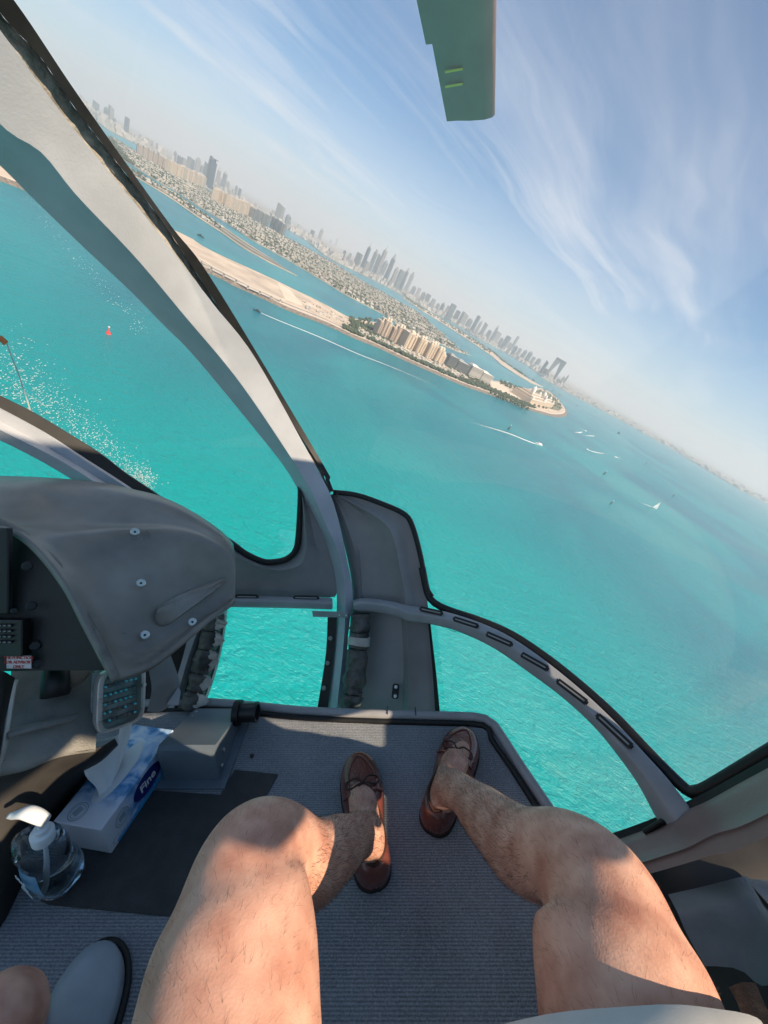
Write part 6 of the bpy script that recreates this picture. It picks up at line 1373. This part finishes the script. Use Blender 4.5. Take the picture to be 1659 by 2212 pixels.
# moccasins
M_SHOE = mat('brown_leather', (.20, .058, .04), .22, col2=(.11, .03, .022), scale=14, bump=.25, bscale=160, coat=.6)
M_LINE = mat('shoe_lining', (.05, .035, .028), .8)
M_LACE = mat('dark_lace', (.05, .018, .012), .5, bump=.3, bscale=200)
M_SOLE = mat('dark_sole', (.02, .014, .012), .7)
def shoe(heel, dr, side, Ln, label):
    s = Vector((dr.y, -dr.x, 0)); O = Vector((heel.x, heel.y, FLOOR)); M = Matrix(((dr.x, s.x, 0, O.x), (dr.y, s.y, 0, O.y), (0, 0, 1, O.z), (0, 0, 0, 1)))
    k = Ln / .30
    st = [(0.0, .009, .035), (.004, .021, .052), (.012, .031, .066), (.026, .0385, .072), (.05, .0415, .072), (.08, .041, .064), (.12, .043, .060), (.155, .049, .070), (.19, .053, .068), (.225, .053, .056), (.255, .047, .047), (.278, .035, .039), (.291, .021, .033), (.298, .007, .026)]
    cen = lambda x: .010 * side * math.sin((x - .1) * 8) if x > .1 else 0
    bm = bmesh.new(); R_ = []; seg = 20
    def shape(x, w, h, s_=1.0):
        out = []
        for j in range(seg + 1):
            a = math.pi * j / seg; y = -math.cos(a); z = math.sin(a)
            yy = math.copysign(abs(y) ** .62, y) * w; zz_ = .010 + (h - .010) * z ** .62
            out.append((x, cen(x) + yy * s_, zz_))
        return out
    xs = [.149 - .149 * math.cos(math.pi * i / 34) for i in range(35)]
    def lerpst(x):
        for a, b in zip(st, st[1:]):
            if x <= b[0] + 1e-6:
                f = (x - a[0]) / (b[0] - a[0]); return a[1] + (b[1] - a[1]) * f, a[2] + (b[2] - a[2]) * f
        return st[-1][1:]
    OPEN0, OPEN1 = .018, .150
    for x in xs:
        w, h = lerpst(x); R_.append([Vector(p) * k for p in shape(x, w, h)])
    V = [[bm.verts.new(M @ p) for p in r] for r in R_]
    for i in range(34):
        for j in range(seg):
            x = (xs[i] + xs[i + 1]) / 2; w, h = lerpst(x); yc = abs(-math.cos(math.pi * (j + .5) / seg)); yc = yc ** .62
            inside = OPEN0 < x < OPEN1 and ((x - (OPEN0 + OPEN1) / 2) / ((OPEN1 - OPEN0) / 2)) ** 2 + (yc / .80) ** 2 < 1
            if inside: continue
            bm.faces.new((V[i][j], V[i + 1][j], V[i + 1][j + 1], V[i][j + 1]))
    bm.faces.new(V[0][::-1]); bm.faces.new(V[-1])
    bmesh.ops.delete(bm, geom=[v for v in bm.verts if not v.link_faces], context='VERTS')
    bmesh.ops.recalc_face_normals(bm, faces=bm.faces); o = mesh_obj('moccasin', bm, M_SHOE, PERSON, True); o['label'] = label
    o.modifiers.new('sub', 'SUBSURF').render_levels = 1; sdm = o.modifiers.new('thick', 'SOLIDIFY'); sdm.thickness = .003; sdm.offset = -1
    def surf(x, a, lift=0):
        w, h = lerpst(x); y = -math.cos(a); z = math.sin(a); yy = math.copysign(abs(y) ** .62, y) * w; zz_ = .010 + (h - .010) * abs(z) ** .62
        n = Vector((0, yy, zz_ * .8)).normalized() * lift; return M @ (Vector((x, cen(x) + yy, zz_)) * k + n)
    # collar bead round the opening
    ring = []
    for q in range(41):
        t = 2 * math.pi * q / 40; x = (OPEN0 + OPEN1) / 2 + (OPEN1 - OPEN0) / 2 * 1.04 * math.cos(t); yf = .82 * math.sin(t); yv = math.copysign(abs(yf) ** (1 / .62), yf); ring.append(surf(x, math.acos(max(-1, min(1, -yv))), .002))
    bm = bmesh.new(); tube(bm, ring, .0036, 8, cap=False); top_part('collar_bead', bm, M_LACE, o, True)
    # apron seam round the toe
    seam = []
    for q in range(33):
        t = -math.pi / 2 * 1.02 + math.pi * 1.04 * q / 32; x = .17 + .105 * math.cos(t); yf = .66 * math.sin(t); yv = math.copysign(abs(yf) ** (1 / .62), yf); seam.append(surf(min(x, .285), math.acos(max(-1, min(1, -yv))), .0012))
    bm = bmesh.new(); tube(bm, seam, .0022, 6); top_part('apron_seam', bm, M_SHOE, o, True)
    # lace bow
    top = surf(.182, math.pi / 2, .004); X = M.to_3x3() @ Vector((1, 0, 0)); Y = M.to_3x3() @ Vector((0, 1, 0)); Z = Vector((0, 0, 1))
    bm = bmesh.new()
    for sg in (-1, 1):
        tube(bm, smooth_line([top, top + Y * .014 * sg + X * .010 + Z * .005, top + Y * .034 * sg + X * .012 - Z * .004, top + Y * .040 * sg + X * .003 - Z * .010, top + Y * .030 * sg - X * .006 - Z * .004, top + Y * .012 * sg - X * .003 + Z * .002, top], 26), .0022, 6, cap=False)
        tube(bm, smooth_line([top, top + Y * .012 * sg - X * .010 + Z * .001, top + Y * .026 * sg - X * .022 - Z * .006], 12), .0021, 6)
    bevel_box(bm, Matrix.Translation(top + Z * .002) @ M.to_3x3().to_4x4(), .008, .008, .006, .002, 2); top_part('lace_bow', bm, M_LACE, o, True)
    bm = bmesh.new(); tube(bm, [surf(.166, math.pi * q / 12, .0015) for q in range(2, 11)], .005, 8, .5); top_part('strap', bm, M_SHOE, o, True)
    # sole
    bm = bmesh.new(); P = []
    for x in xs: P.append((x, lerpst(x)[0] * 1.04))
    out = [Vector((x, cen(x) + w, 0)) for x, w in P] + [Vector((x, cen(x) - w, 0)) for x, w in P[::-1]]
    a = [bm.verts.new(M @ (v * k + Vector((0, 0, .0015)))) for v in out]; b = [bm.verts.new(M @ (v * k + Vector((0, 0, .012)))) for v in out]; bm.faces.new(a[::-1]); bm.faces.new(b)
    for i in range(len(a)): bm.faces.new((a[i], a[(i + 1) % len(a)], b[(i + 1) % len(a)], b[i]))
    top_part('sole', bm, M_SOLE, o)
    # heel counter stitching
    bm = bmesh.new()
    for j in range(9):
        q = surf(.03 + .005 * j, rad(24), .003); disc(bm, q, (Y * -1), .0014, .001, 6)
    top_part('stitching', bm, mat('tan_stitch', (.45, .25, .10), .6), o)
shoe(HEEL_L + DIR_L * .008, DIR_L, 1, .288, 'brown leather moccasin with a bow, on the left foot'); shoe(HEEL_R + DIR_R * .008, DIR_R, -1, .288, 'brown leather moccasin with a bow, on the right foot')
# neighbour: bare knee at the lower left
def neighbour():
    P2 = empty('person', CABIN); tag(P2, 'neighbouring person of whom only a bare knee shows at lower left', 'person')
    knee = at(*zG(40, 760), .50) + Vector((-.02, -.02, -.02)); ank = Vector((knee.x - .05, knee.y + .02, FLOOR + .06)); hip = Vector((knee.x - .12, knee.y - .45, knee.z - .05)); bm = bmesh.new(); mid = hip.lerp(knee, .5)
    loft(bm, interp_secs(leg_keys(hip, knee, ank, mid, Vector((0, 1, 0))), 40)); bmesh.ops.create_uvsphere(bm, u_segments=20, v_segments=14, radius=.048, matrix=Matrix.Translation(knee + Vector((0, .012, .014))))
    o = mesh_obj('body', bm, M_SKIN, P2, True); r = o.modifiers.new('join', 'REMESH'); r.mode = 'VOXEL'; r.voxel_size = .006; r.use_smooth_shade = True; s = o.modifiers.new('soft', 'SMOOTH'); s.iterations = 10; s.factor = .6
neighbour()
